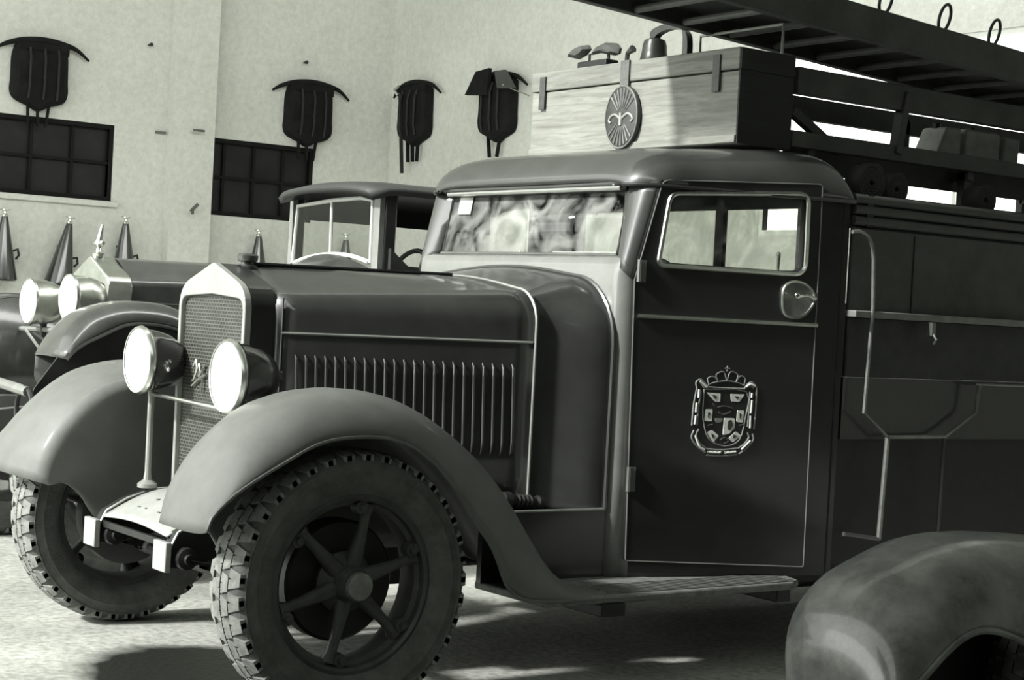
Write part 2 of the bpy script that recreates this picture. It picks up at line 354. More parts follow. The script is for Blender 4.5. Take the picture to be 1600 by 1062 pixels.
# small iron things fixed to the wall
def wall_bit(name, u, z, w, h, label, kind_='x'):
    p = (u, WY-.03, z); MB().box((u-w/2, WY-.05, z-h/2), (u+w/2, WY, z+h/2)).build(name, ironl, label=label, cat='hook', bevel=.005)
p = at(248, 67, Y=WY-.24); MB().lathe([(0, -.03), (.02, -.028), (.02, -.01), (.01, 0), (.01, .05)], (p.x, WY-.04, p.z), (0, 1, 0), n=12).build('wall_peg', dark, label='small dark round peg high on the white wall right of the broad hanging pack', cat='peg')
p = at(475, 98, Y=WY); MB().lathe([(0, -.03), (.02, -.028), (.02, -.01), (.01, 0), (.01, .05)], (p.x, WY-.04, p.z), (0, 1, 0), n=12).build('wall_peg', dark, label='small dark round peg on the white wall straight above the second hanging pack', cat='peg')
for px, py, w, lb in ((250, 207, .11, 'short dark horizontal bracket on the wall left of the pilaster'), (310, 204, .12, 'short dark horizontal bracket on the face of the wall pilaster')):
    yy = WY if px < 260 else WY-.22
    p = at(px, py, Y=yy); MB().box((p.x-w/2, yy-.03, p.z-.012), (p.x+w/2, yy, p.z+.012)).build('wall_bracket', ironl, label=lb, cat='bracket')
p = at(302, 326, Y=WY-.22); hk = MB(); hk.bar((p.x-.04, WY-.245, p.z-.03), (p.x+.04, WY-.245, p.z+.05), .025, .03); hk.bar((p.x-.02, WY-.25, p.z), (p.x-.02, WY-.25, p.z-.06), .02, .03)
hk.build('wall_hook', ironl, label='small bent dark hook low on the face of the wall pilaster', cat='hook')

# ------------------------------------------------------------------ hanging packs
def pack(variant, loc, rz, label):
    t = thing('hanging_pack', label, 'pack', loc, 'dark hanging packs on the walls', 0)
    z0, z1 = -.60, .02
    out = spline([(-.26, .0), (-.285, -.12), (-.285, -.32), (-.29, -.45), (-.24, -.53), (-.10, -.585), (.0, -.63), (.10, -.585), (.25, -.53), (.29, -.45), (.285, -.32), (.28, -.12), (.27, .0)], 5)
    rows = []
    for k, (dy, sc) in enumerate(((0, 1), (-.05, 1), (-.10, .95), (-.13, .82), (-.135, .01))):
        rows.append([Vector((u*sc, dy, -.3+(z+.3)*sc)) for u, z in out])
    b = MB().grid(rows, close=True); loc_build(b, 'bag', leather, t, loc)
    for x in (-.14, .01, .15): loc_build(MB().tube([(x, -.135, -.02), (x, -.165, -.12), (x, -.165, -.4), (x, -.14, -.52)], .012, 6), 'strap', strapm, t, loc)
    yk = spline([(-.46, -.05, -.06), (-.36, -.07, .0), (-.2, -.09, .05), (0, -.1, .07), (.2, -.09, .055), (.36, -.07, .02), (.5, -.05, -.07)], 6)
    loc_build(MB().tube(yk, [.012+.02*sin(pi*i/(len(yk)-1)) for i in range(len(yk))], 8), 'yoke', leather, t, loc)
    loc_build(MB().box((-.26, -.11, -.06), (.27, -.02, .05)), 'top_flap', leather, t, loc)
    for x, xe in (((-.12, -.10), (-.02, .0), (.11, .08)) if variant < 2 else ((-.14, -.10), (.10, .03))):
        loc_build(MB().bar((x, -.06, -.5), (xe, -.05, -.80 if variant == 1 else -.78), .02, .035, up=(0, 1, 0)), 'leg_strap', leather, t, loc)
    if variant == 1:
        loc_build(MB().bar((-.16, -.16, -.05), (-.10, -.12, -.93), .03, .03), 'pole', strapm, t, loc)
        loc_build(MB().tube([(-.2, -.15, .04), (-.27, -.17, .0), (-.22, -.15, -.06)], .018, 6), 'buckle', nickel, t, loc)
    if variant == 2:
        loc_build(MB().prism([(-.22, .10), (.02, .12), (.0, -.16), (-.40, -.13)], lambda u, z: (u, -.2, z), lambda u, z: (u, -.16, z)), 'side_flap', leather, t, loc)
        loc_build(MB().prism([(.12, .08), (.30, .08), (.48, -.12), (.18, -.10)], lambda u, z: (u, -.2, z), lambda u, z: (u, -.17, z)), 'side_flap', mat('worn_leather', .05, .6), t, loc)
        loc_build(MB().tube([(.28, -.2, -.07), (.62, -.1, -.2)], .009, 6), 'rod', chrome, t, loc)
    t.rotation_euler = (0, 0, rz); return t
def loc_build(mb, name, m, t, loc):
    lv = Vector(loc); mb.v = [v+lv for v in mb.v]; return mb.build(name, m, t)
pack(0, (6.21, WY, 3.80), 0, 'broad dark leather pack with drooping yoke hanging above the nearer left window')
pack(0, (9.26, WY, 3.75), 0, 'dark leather pack with drooping yoke hanging above the window right of the pilaster')
pack(1, (WX-.01, 15.95+.25, 3.83), radians(-90), 'narrower looking dark pack with pale pole, on the end wall nearest the room corner')
pack(2, (WX-.01, 14.62, 3.80), radians(-90), 'dark pack with square side flaps and bright rod, hanging beside the wooden roof box')

# ------------------------------------------------------------------ conical extinguishers
def extinguisher(loc, label, tilt=0):
    t = thing('fire_extinguisher', label, 'fire extinguisher', loc, 'conical extinguishers hung on the left wall')
    loc_build(MB().lathe([(0, -.68), (.13, -.68), (.145, -.665), (.142, -.64), (.035, -.07), (.03, -.05), (0, -.05)], (0, -.15, 0), n=28), 'cone_body', extm, t, loc)
    loc_build(MB().lathe([(0, -.06), (.026, -.06), (.03, -.03), (.018, -.02), (.016, .0), (.035, .01), (.035, .02), (0, .02)], (0, -.15, 0), n=16), 'valve', nickel, t, loc)
    loc_build(MB().tube([(-.05, -.15, .015), (.05, -.15, .015)], .008, 6), 'valve_handle', nickel, t, loc)
    loc_build(MB().tube([(.12, -.1, -.38), (.17, -.08, -.36), (.185, -.08, -.42), (.15, -.09, -.46)], .012, 6), 'carry_handle', dark, t, loc)
    loc_build(MB().box((-.03, -.14, -.30), (.03, 0, -.27)), 'wall_mount', dark, t, loc)
    t.rotation_euler = (0, tilt, 0); return t
for px, py, lb, tl in ((8, 330, 'dark conical extinguisher at the left edge of the wall, the farthest left', 0), (110, 342, 'dark conical extinguisher leaning slightly, straight above the chrome headlights', radians(8)), (197, 342, 'dark conical extinguisher with a small wheel valve, above the rear truck bonnet front', 0),
                       (405, 362, 'dark conical extinguisher below the second window beside the rear truck windshield', 0), (541, 368, 'dark conical extinguisher seen through the rear truck windshield glass', 0)):
    p = at(px, py, Y=WY-.15); extinguisher((p.x, WY, p.z), lb, tl)

# plank on blocks by the left wall
t = thing('timber_plank', 'long pale timber plank lying low on blocks at the left edge', 'plank', (3.9, 11.0, 0))
MB().box((.5, 10.75, .13), (5.3, 11.05, .22)).build('board', plankm, t, bevel=.008)
for x in (1.4, 4.9): MB().box((x, 10.8, 0), (x+.15, 11.0, .13)).build('block', ladw, t)

# ------------------------------------------------------------------ wheel
def wheel_at(parent, c, flip, R=.47, W=.225, spokes=6, a0=17, simple=False, name='wheel', tm=None):
    k = R/.47; h = holder(name, parent, c); cx, cy, cz = c; s = -1 if not flip else 1      # s: outward side along Y
    ax = (0, s, 0); hw = W/2
    T = MB(); prof = [(.305*k, -.6*hw), (.315*k, -.72*hw), (.35*k, -.95*hw), (.385*k, -1.0*hw), (.392*k, -1.03*hw), (.398*k, -.99*hw), (.425*k, -.97*hw), (.43*k, -1.0*hw), (.437*k, -.95*hw), (.450*k, -.86*hw), (.459*k, -.6*hw), (.463*k, 0)]
    prof += [(a, -b) for a, b in prof[-2::-1]]
    T.lathe(prof, c, ax, n=96); T.build('tyre', rubber, h)
    Tr = MB(); n = 74
    def blk(a, y0, y1, da, sk, r0, r1):
        pts = []
        for r in (r0, r1):
            for (yy, aa) in ((y0, a-da), (y1, a-da+sk), (y1, a+da+sk), (y0, a+da)):
                rr = r - (.014*k if abs(yy) > .8*hw else 0)
                pts.append((cx+rr*cos(aa), cy+yy, cz+rr*sin(aa)))
        Tr.add(pts, [(0, 1, 2, 3), (7, 6, 5, 4), (0, 4, 5, 1), (1, 5, 6, 2), (2, 6, 7, 3), (3, 7, 4, 0)])
    for i in range(n):
        a = 2*pi*i/n; st = 2*pi/n
        for sg in (-1, 1):
            blk(a+(0 if sg > 0 else st/2), sg*.50*hw, sg*.965*hw, st*.40, st*.35*(1 if i % 2 else -1), .445*k, .4685*k)
            blk(a+(st/2 if sg > 0 else 0), sg*.04*hw, sg*.47*hw, st*.43, -st*.3*(1 if i % 2 else -1), .455*k, .470*k)
    Tr.build('tread_blocks', tm or tread, h, weld=False)
    P = lambda r, a, o: (cx+r*cos(a), cy+s*o, cz+r*sin(a))
    rim = MB(); rim.lathe([(.285*k, -.6*hw), (.306*k, -.7*hw), (.312*k, -.62*hw), (.306*k, 0), (.306*k, .52*hw), (.318*k, .62*hw), (.318*k, .72*hw), (.302*k, .78*hw), (.292*k, .70*hw), (.288*k, .5*hw), (.272*k, .42*hw), (.268*k, .2*hw), (.275*k, -.3*hw), (.285*k, -.6*hw)], c, ax, n=72)
    rim.build('rim', wheelp, h)
    for i in range(spokes):
        a = radians(a0+i*360/spokes)*(1 if s < 0 else -1)
        m = MB(); m.tube([P(.05*k, a, .3*hw), P(.11*k, a, .42*hw), P(.19*k, a, .46*hw), P(.245*k, a, .40*hw), P(.275*k, a, .34*hw)], [.038*k, .028*k, .019*k, .019*k, .032*k], 12)
        sp = m.build('spoke', wheelp, h)
        ca = a+radians(7); m = MB(); q = Vector(P(.268*k, ca, .45*hw)); m.lathe([(0, .035*k), (.012*k, .034*k), (.014*k, .02*k), (.024*k, .018*k), (.027*k, .0), (.027*k, -.02*k)], q, ax, n=12)
        m.bar(P(.25*k, ca, .40*hw), P(.305*k, ca, .62*hw), .03*k, .018*k, up=(0, 1, 0)); m.build('rim_clamp', wheelp, h)
    hb = MB(); hb.lathe([(0, .0), (.105*k, .0), (.11*k, .2*hw), (.085*k, .42*hw), (.068*k, .5*hw), (.06*k, .85*hw), (.053*k, .98*hw), (.045*k, 1.0*hw), (0, 1.0*hw)], c, ax, n=32)
    hb.build('hub', wheelp, h)
    MB().lathe([(0, 1.0*hw), (.045*k, 1.0*hw), (.05*k, 1.02*hw), (.048*k, 1.18*hw), (.04*k, 1.23*hw), (0, 1.25*hw)], c, ax, n=24).build('hub_cap', mat('hub_cap_metal', .22, .45, metal=.4, var=.3, scale=20), h)
    MB().lathe([(0, -.1*hw), (.205*k, -.1*hw), (.215*k, -.2*hw), (.215*k, -.8*hw), (.19*k, -.9*hw), (0, -.9*hw)], c, ax, n=40).build('brake_drum', dark, h)
    return h

# ------------------------------------------------------------------ main fire truck
YC = 6.17
truck = thing('fire_truck', 'large dark fire engine with chrome radiator and coat of arms on its door', 'fire engine', (3.1, YC, 0))
mir = lambda y: 2*YC-y
wheel_at(truck, (3.1, 5.2, .47), False, name='front_wheel')
wheel_at(truck, (3.1, mir(5.2)-.02, .47), True, name='front_wheel')
wheel_at(truck, (8.3, 5.30, .47), False, name='rear_wheel')
wheel_at(truck, (8.3, mir(5.30), .47), True, name='rear_wheel')
MB().tube([(3.1, 5.29, .47), (3.1, mir(5.29), .47)], .05, 12).build('front_axle', dark, truck)
MB().tube([(8.3, 5.38, .47), (8.3, mir(5.38), .47)], .06, 12).build('rear_axle', dark, truck)

# fenders
def fender_mesh(crown, lip, ylip, ycrown, yinner, drop=.02, nu=60, nv=10, flip=False, inn=None, ctr=YC):
    C = resample(spline(crown, 6), nu); Lp = resample(spline(lip, 6), nu)
    wc = inn or (C[nu//2][0], C[nu//2][1]-.6)
    In = []
    for x, z in C:
        d = math.dist((x, z), wc); In.append((x+(wc[0]-x)*drop/d, z+(wc[1]-z)*drop/d))
    rows = []
    for i in range(nu):
        r = []
        (cx, cz), (lx, lz), (ix, iz) = C[i], Lp[i], In[i]
        for k in range(nv+1):
            t = pi/2*k/nv; r.append(Vector((lx+(cx-lx)*sin(t), ylip+(ycrown-ylip)*(1-cos(t)), lz+(cz-lz)*sin(t))))
        for k in range(1, 7):
            t = pi/2*k/6; r.append(Vector((cx+(ix-cx)*(1-cos(t)), ycrown+(yinner-ycrown)*sin(t), cz+(iz-cz)*(1-cos(t)))))
        if flip: r = [Vector((v.x, 2*ctr-v.y, v.z)) for v in r]
        rows.append(r)
    return MB().grid(rows), rows
crown = [(2.505, .66), (2.53, .775), (2.60, .90), (2.69, 1.00), (2.80, 1.08), (2.93, 1.125), (3.07, 1.14), (3.24, 1.12), (3.41, 1.055), (3.58, .95), (3.71, .84), (3.82, .72), (3.91, .59), (3.99, .48), (4.08, .42), (4.20, .385), (4.36, .375)]
lipp = [(2.495, .69), (2.515, .735), (2.60, .81), (2.755, .90), (2.90, .97), (3.05, .99), (3.19, .98), (3.32, .925), (3.44, .82), (3.54, .69), (3.62, .60), (3.665, .52), (3.70, .45), (3.78, .395), (3.95, .378), (4.10, .376), (4.30, .37)]
for fl in (False, True):
    sx = .035 if fl else 0
    mb, rows = fender_mesh([(x+sx, z) for x, z in crown], [(x+sx, z) for x, z in lipp], 5.04, 5.25, 5.56, flip=fl, drop=.09, inn=(3.12, .50))
    n = len(rows); i0 = (rows[0][-1].x+.004, rows[0][-1].z-.004)
    low = resample([i0, (2.70, .645), (2.76, .60), (2.81, .54), (2.86, .49), (3.0, .50), (3.4, .52), (3.9, .52), (4.35, .36)], n)
    for i, rw in enumerate(rows):
        e = rw[-1]; lx, lz_ = low[i]; lx = lx+(e.x-lx)*min(1, max(0, (i/n-.1)/.3)); lz_ = min(lz_, e.z-.004)
        rw += [Vector((e.x+(lx-e.x)*k/6, e.y, e.z+(lz_-e.z)*k/6)) for k in range(1, 7)]
    f = MB().grid(rows).build('front_fender', fend, truck, solid=.006, sharp=60)
    MB().tube([rw[0] for rw in rows], .007, 6).build('edge_bead', fend, f)
# frame rails and front horns
for y in (5.84, 6.50):
    side = [(2.72, .44), (2.72, .50), (2.76, .565), (2.84, .61), (2.95, .645), (3.1, .655), (3.4, .64), (9.5, .64), (9.5, .50), (3.2, .50), (2.9, .46), (2.80, .43)]
    fr = MB().prism(side, lambda x, z: (x, y-.03, z), lambda x, z: (x, y+.03, z)).build('frame_rail', dark, truck, bevel=.003)
    MB().tube([(2.725, y-.033, .435), (2.722, y-.033, .50), (2.757, y-.033, .567), (2.84, y-.033, .613), (2.95, y-.033, .648), (3.1, y-.033, .657)], .006, 6).build('rail_edge', trimm, fr)
    oy = -.075 if y < YC else .0
    e = MB().box((2.70, y-.055, .425), (2.725, y+.055, .535)); e.build('horn_end', apron, fr, bevel=.004)
    bo = -.055 if y < 6 else -.10
    b = MB().lathe([(0, -.07), (.018, -.07), (.02, -.055), (.04, -.05), (.042, -.02), (.03, 0), (.03, .06), (0, .06)], (2.78, y-.03, .475), (0, 1, 0), n=14); b.build('spring_bolt', dark, fr)
# leaf springs
for y in (5.75, 6.59):
    sp = spline([(2.78, .475), (2.95, .44), (3.15, .42), (3.4, .43), (3.7, .49)], 6)
    m = MB()
    for k in range(4):
        q = sp[k*2:len(sp)-k*2]; m.grid([[Vector((x, y-.03, z-.013*k)), Vector((x, y+.03, z-.013*k)), Vector((x, y+.03, z-.013*k-.011)), Vector((x, y-.03, z-.013*k-.011))] for x, z in q], close=True)
    m.build('leaf_spring', dark, truck)
# front apron with painted plate
rows = []
for i in range(13):
    t = i/12; x = 2.735+.34*t; z = .545+.11*sin(min(1, t*1.15)*pi/2)
    yf = 6.455-.02*t; rows.append([Vector((x, 5.855+(yf-5.855)*k/12, z+.018*sin(pi*k/12)*1)) for k in range(13)])
ap = MB().grid(rows).build('front_apron', apron, truck, solid=.006, label='pale grey curved front apron')
# faded characters on the apron: illegible dabs
m = MB(); random.seed(3)
for r_, (x0, n_) in enumerate(((2.80, 6), (2.86, 5))):
    for k in range(n_):
        y = 5.95+k*.062+r_*.02; w = .012+.012*random.random(); i = (x0-2.735)/.34
        z = .545+.11*sin(min(1, i*1.15)*pi/2)+.018*sin(pi*(y-5.855)/.6)+.006
        m.box((x0+.01*random.random(), y, z-.003), (x0+.022, y+w, z+.003))
m.build('worn_lettering', mat('faded_lettering', .12, .7), ap)
MB().box((2.735, 5.87, .505), (2.75, 6.47, .53)).build('front_cross_member', dark, truck)
MB().tube([(2.98, 5.8, .40), (2.98, 6.6, .40)], .025, 10).build('tie_rod', dark, truck)
MB().lathe([(0, -.1), (.09, -.1), (.11, -.05), (.11, .08), (.0, .1)], (3.12, 6.0, .45), (1, 0, 0), n=20).build('axle_housing', dark, truck)

# radiator shell
RX = 3.04
def rad_outline(hw, zt, zs, zb, n=6):
    return roundpoly([(-hw*.93, zb), (hw*.93, zb), (hw, zs), (0, zt), (-hw, zs)], [.01, .01, .07, .035, .07], n)
ro = roundpoly([(-.282, .62), (.282, .62), (.292, 1.475), (0, 1.575), (-.292, 1.475)], [.01, .01, .09, .02, .09], 6)
ri = roundpoly([(-.262, .64), (.262, .64), (.270, 1.435), (0, 1.45), (-.270, 1.435)], [.005, .005, .05, .0, .05], 6)
sh = MB(); ringpanel(sh, ro, ri, lambda u, z: Vector((RX-.02, YC+u, z)), lambda u, z: Vector((RX+.011, YC+u, z)))
shell = sh.build('radiator_shell', mat('radiator_shell_nickel', .4, .42, metal=.35, var=.12, scale=9), truck, bevel=.004)
m = MB(); ringpanel(m, [(u*1.002, z) for u, z in ro], ri, lambda u, z: Vector((RX+.0115, YC+u, z)), lambda u, z: Vector((RX+.112, YC+u, z))); m.build('shell_surround', body, shell)
MB().box((RX, YC-.265, .63), (RX+.03, YC+.265, 1.45)).build('radiator_core', grillm, shell)
# script emblem wired across the core
em = MB(); base = at(310, 592, X=RX-.012)
def stroke(pts, r=.0045): em.tube([Vector((RX-.012, base.y-u, base.z+z)) for u, z in spline(pts, 4)], r, 5)
stroke([(-.05, .05), (-.03, .075), (-.02, .04), (-.04, .0), (-.06, -.01)]); stroke([(-.02, .03), (.0, .06), (.01, .03), (.0, .01), (.03, .045), (.05, .06)]); stroke([(.03, .06), (.035, .0), (.03, -.05)]); stroke([(-.06, -.03), (0, .0), (.06, .02)])
em.build('script_emblem', nickel, shell)
cap = MB().lathe([(0, .0), (.04, .0), (.04, .012), (.026, .016), (.026, .026), (.04, .03), (.042, .05), (.034, .058), (.0, .06)], (3.17, YC, 1.558), n=24).build('radiator_cap', mat('cap_metal', .09, .4, metal=.4, var=.4, scale=30), truck)

# bonnet
def hood_sec(x, hw, zs, zt, zb, r, peak):
    """outline from near bottom over the top to far bottom: offsets in Y"""
    pts = [(-hw, zb), (-hw*1.0, zs-r)]
    half = []
    for k in range(9):
        a = pi/2*k/8; half.append((-hw+r*(1-cos(a)), zs-r+r*sin(a)))
    top = [(-(hw-r)*(1-k/6), zs+(zt-zs)*((k/6) if peak > .5 else sin(pi/2*k/6))) for k in range(1, 7)]
    side = [(-hw, zb+(zs-r-zb)*k/6) for k in range(6)]
    L_ = side+half+top; R_ = [(-u, z) for u, z in L_[:-1]][::-1]
    return [Vector((x, YC+u, z)) for u, z in L_+R_]
rows = []
for i in range(13):
    t = i/12; x = RX+.11+(4.15-RX-.11)*t
    rows.append(hood_sec(x, .295+(.62-.295)*t, 1.475+.06*t, 1.572+.008*t, .66, .09+.05*t, 1-t*1.2))
hood = MB().grid(rows).build('bonnet', hoodp, truck, sharp=50, solid=.006, off=-1)
nside = lambda x: YC-(.295+(.62-.295)*(x-RX-.11)/(4.15-RX-.11))
def at_side(px, py):
    Y = 5.7
    for _ in range(12): p = at(px, py, Y=Y); Y = nside(p.x)
    return at(px, py, Y=Y)
a, b = at_side(440, 520), at_side(832, 535)
MB().tube([a+Vector((0, -.002, 0)), b+Vector((0, -.002, 0))], .006, 6).build('side_moulding', trimm, hood)
MB().tube([Vector((a.x, nside(a.x)-.002, 1.45)), Vector((a.x, nside(a.x)-.002, .75))], .004, 6).build('side_moulding', hoodp, hood)
MB().tube([Vector((RX+.12, YC, 1.578)), Vector((4.15, YC, 1.588))], .008, 6).build('centre_hinge', dark, hood)
sec = [v+Vector((0, 0, 0)) for v in rows[-1]]
ed = MB(); ed.tube([Vector((4.152, v.y-(.004 if v.y < YC else -.004), v.z+.004)) for v in sec], .0065, 6); ed.build('rear_edge_beading', trimm, hood)
for k in range(23):
    px = 462+k*15.4; p = at_side(px, 556+k*.45); x = p.x; zt = 1.235
    for s_ in (-1, 1):
        y = nside(x) if s_ < 0 else mir(nside(x))
        m = MB(); m.tube([(x, y-s_*.004, zt), (x, y+s_*.010, zt-.02), (x, y+s_*.012, zt-.06), (x+.01, y+s_*.012, .92), (x+.01, y+s_*.008, .88), (x+.01, y-s_*.004, .86)], [.003, .0065, .007, .007, .006, .003], 8)
        m.build('louvre', hoodp, hood)

# cowl: flares from bonnet to cab
rows = []
for i in range(17):
    t = i/16; e = t*t*(3-2*t); x = 4.15+.31*t
    rows.append(hood_sec(x, .605+(.74-.605)*e, 1.53+.075*e, 1.578+.06*e, .66, .14+.14*e, 0))
cowl = MB().grid(rows).build('cowl', hoodp, truck, sharp=60)
sec = rows[-1]; MB().tube([Vector((4.455, v.y-(.006 if v.y < YC else -.006), v.z+.004)) for v in sec], .009, 6).build('cowl_edge_beading', cabp, cowl)
# sill under cowl
m = MB(); m.box((3.86, 5.43, .385), (4.47, 5.46, .66)); m.build('cowl_sill', body, truck)
MB().box((3.86, mir(5.46), .42), (4.47, mir(5.43), .66)).build('cowl_sill', body, truck)
MB().tube([(3.87, 5.425, .662), (4.46, 5.425, .662)], .006, 6).build('sill_beading', trimm, truck)
p = at(795, 782, Y=5.5); m = MB()
m.lathe([(0, -.06), (.03, -.06), (.034, -.03), (.022, -.02), (.022, .1), (.03, .11), (.03, .13), (0, .13)], (p.x+.03, 5.5, p.z), (1, 0, -.1), n=14)
for k in range(4): m.lathe([(.024, 0), (.03, .008), (.024, .016)], (p.x+.03+.02*k, 5.5, p.z-.002*k), (1, 0, -.1), n=12)
m.build('spring_coupling', dark, truck)

# cab: narrower at the windshield than at the rear
ys = lambda x: 5.38-.2529*(x-4.53)
def slant(px, py):
    X = 4.9
    for _ in range(30): p = at(px, py, Y=ys(X)); X = p.x
    return p
def sl2(px, py): p = slant(px, py); return (p.x, p.z)
def SP(side):       # side panel coordinates: along, up, depth inward
    return (lambda u, z, d=0: Vector((u, ys(u)+d, z))) if side == 0 else (lambda u, z, d=0: Vector((u, mir(ys(u)+d), z)))
cab = MB(); CX = 4.465
def plan(x0, r, n=8):            # near corner, front face, far corner
    pts = []
    for k in range(n+1): a = pi/2*k/n; pts.append((x0+r*(1-sin(a)), 5.40+r*(1-cos(a))))
    return [(4.56, 5.385)]+pts+[(x, mir(y)) for x, y in pts[::-1]]+[(4.56, mir(5.385))]
rows = [[Vector((x, y, z)) for x, y in plan(CX, .06)] for z in (.385, .8, 1.2, 1.57)]
def shelf(sh_, z):
    r = []
    for x, y in plan(CX, .06):
        e = min(1, max(0, (min(y, mir(y))-5.40)/.12)); r.append(Vector((x+sh_*e, y, z)))
    return r
rows += [shelf(.002, 1.62), shelf(.012, 1.655), shelf(.04, 1.68), shelf(.075, 1.692)]
cab.grid(rows)
cabfront = cab.build('cab_front', mat('scuttle_paint', .2, .35, var=.15, scale=6, coat=.5), truck, sharp=60, solid=.01)
win = roundpoly([sl2(1046, 302), sl2(1262, 303), sl2(1256, 430), sl2(1026, 414)], [.04, .05, .06, .03], 7)
outl = [(4.54, .385), (4.51, 1.2), (4.51, 1.62), (4.56, 1.83), (4.62, 2.03), (5.50, 2.03), (5.50, .385)]
doorout = roundpoly([(4.537, .455), (4.511, 1.60), (4.612, 2.012), (5.342, 2.052), (5.352, .425)], [.01, .0, .03, .02, .01], 4)
def bigger(poly, k):
    c = (sum(p[0] for p in poly)/len(poly), sum(p[1] for p in poly)/len(poly)); return [(c[0]+(p[0]-c[0])*k, c[1]+(p[1]-c[1])*k) for p in poly]
for side in (0, 1):
    F = SP(side); m = MB(); ringpanel(m, outl, bigger(win, 1.02), lambda u, z: F(u, z, .015), lambda u, z: F(u, z, .045)); m.build('cab_side', body, truck)
# cab back with rear window
m = MB(); bo = [(5.155, .40), (5.155, 2.05), (mir(5.155), 2.05), (mir(5.155), .40)]; bi = roundpoly([(5.30, 1.69), (5.30, 1.965), (mir(5.30), 1.965), (mir(5.30), 1.69)], .03, 4)
ringpanel(m, bo, bi, lambda u, z: Vector((5.47, u, z)), lambda u, z: Vector((5.495, u, z)))
back = m.build('cab_back', inner, truck)
for y in (5.93, 6.40): MB().box((5.465, y-.028, 1.65), (5.49, y+.028, 2.01)).build('window_bar', inner, back)
MB().box((5.48, 5.28, 1.64), (5.484, mir(5.28), 2.02)).build('rear_glass', backg, back)
# roof
rows = []; ZE = 1.985
def zc(x):
    if x < 4.80: t = (4.80-x)/.29; return ZE+.02+.165*sqrt(max(0, 1-t**2.2))
    if x > 5.36: t = (x-5.36)/.145; return ZE+.02+.207*max(0, 1-t**3.5)**.5
    return ZE+.185+.042*min(1, (x-4.80)/.45)
def hwid(x):
    if x < 4.76: t = (4.76-x)/.25; return YC-ys(4.76)-.17*(1-sqrt(max(0, 1-t*t)))
    return YC-ys(x)+.004
xs = [4.51+.29*(1-cos(pi/2*i/10)) for i in range(10)]+[4.80+.1*i for i in range(6)]+[5.36+.145*sin(pi/2*i/8) for i in range(9)]
for x in xs:
    r = []
    for k in range(61):
        a = pi*k/60; v = -cos(a); vv = math.copysign(abs(v)**.45, v) if False else v
        z = ZE+(zc(x)-ZE)*(max(0, 1-abs(vv)**8))**(1/2.6)
        r.append(Vector((x, YC+hwid(x)*vv, z)))
    rows.append(r)
roof = MB().grid(rows).build('cab_roof', cabp, truck, sharp=70, solid=.012, off=-1)
gut = [Vector((x, YC-hwid(x)-.004, ZE+.004)) for x in xs]; gut2 = [Vector((v.x, mir(v.y), v.z)) for v in gut]
MB().tube(gut, .009, 6).build('rain_gutter', body, roof); MB().tube(gut2, .009, 6).build('rain_gutter', body, roof)
# header above windshield
MB().grid([[Vector((4.52+.01*(1-abs(k-6)/6), YC+(k-6)/6*.69, ZE+.02)) for k in range(13)], [Vector((4.572, YC+(k-6)/6*.64, 1.972)) for k in range(13)]]).build('windshield_header', cabp, truck, solid=.02)
# pillars
for s_ in (0, 1):
    rows = []
    for k in range(9):
        t = k/8
        W = Vector((4.525+.048*t, 5.505+.025*t, 1.685+.30*t)); D = Vector((4.513+.100*t, 5.387-.027*t, 1.60+.415*t)); B = Vector((4.425+.095*t, 5.40, 1.64+.36*t))
        r = []
        for j in range(9):
            u = j/8; r.append((1-u)**2*D+2*u*(1-u)*B+u*u*W)
        r.append(W+Vector((.06, 0, 0)))
        rows.append([v if not s_ else Vector((v.x, mir(v.y), v.z)) for v in r])
    MB().grid(rows).build('windshield_pillar', cabp, truck, sharp=60, solid=.01)
# windshield
ws = MB(); A, B, C_, D_ = Vector((4.525, 5.515, 1.699)), Vector((4.525, mir(5.515), 1.699)), Vector((4.572, mir(5.53), 1.982)), Vector((4.572, 5.53, 1.982))
wsf = MB().tube([A, B, C_, D_], .010, 8, closed=True).build('windshield_frame', mat('windshield_frame_paint', .16, .35, metal=.4, var=.3), truck)
MB().tube([C_+Vector((-.035, 0, -.004)), D_+Vector((-.035, 0, -.004))], .010, 8).build('top_strip', trimm, wsf)
MB().add([A+Vector((.006, 0, 0)), B+Vector((.006, 0, 0)), C_+Vector((.006, 0, 0)), D_+Vector((.006, 0, 0))], [(0, 1, 2, 3)]).build('windshield_glass', wsg, wsf, solid=.004)
# paper sticker in the top far corner of the windshield
def on_ws(px, py, o=.003):
    n = (B-A).cross(D_-A).normalized(); d = (px-800)*CR+(531-py)*CU+FPX*CF; t = (A-CAM).dot(n)/d.dot(n); return CAM+d*t+Vector((o, 0, 0))
MB().add([on_ws(716, 335, -.004), on_ws(736, 335, -.004), on_ws(742, 305, -.004), on_ws(722, 306, -.004)], [(0, 1, 2, 3)]).build('paper_notice', paper, wsf, solid=.001, label='white paper sheet in the corner of the windshield')
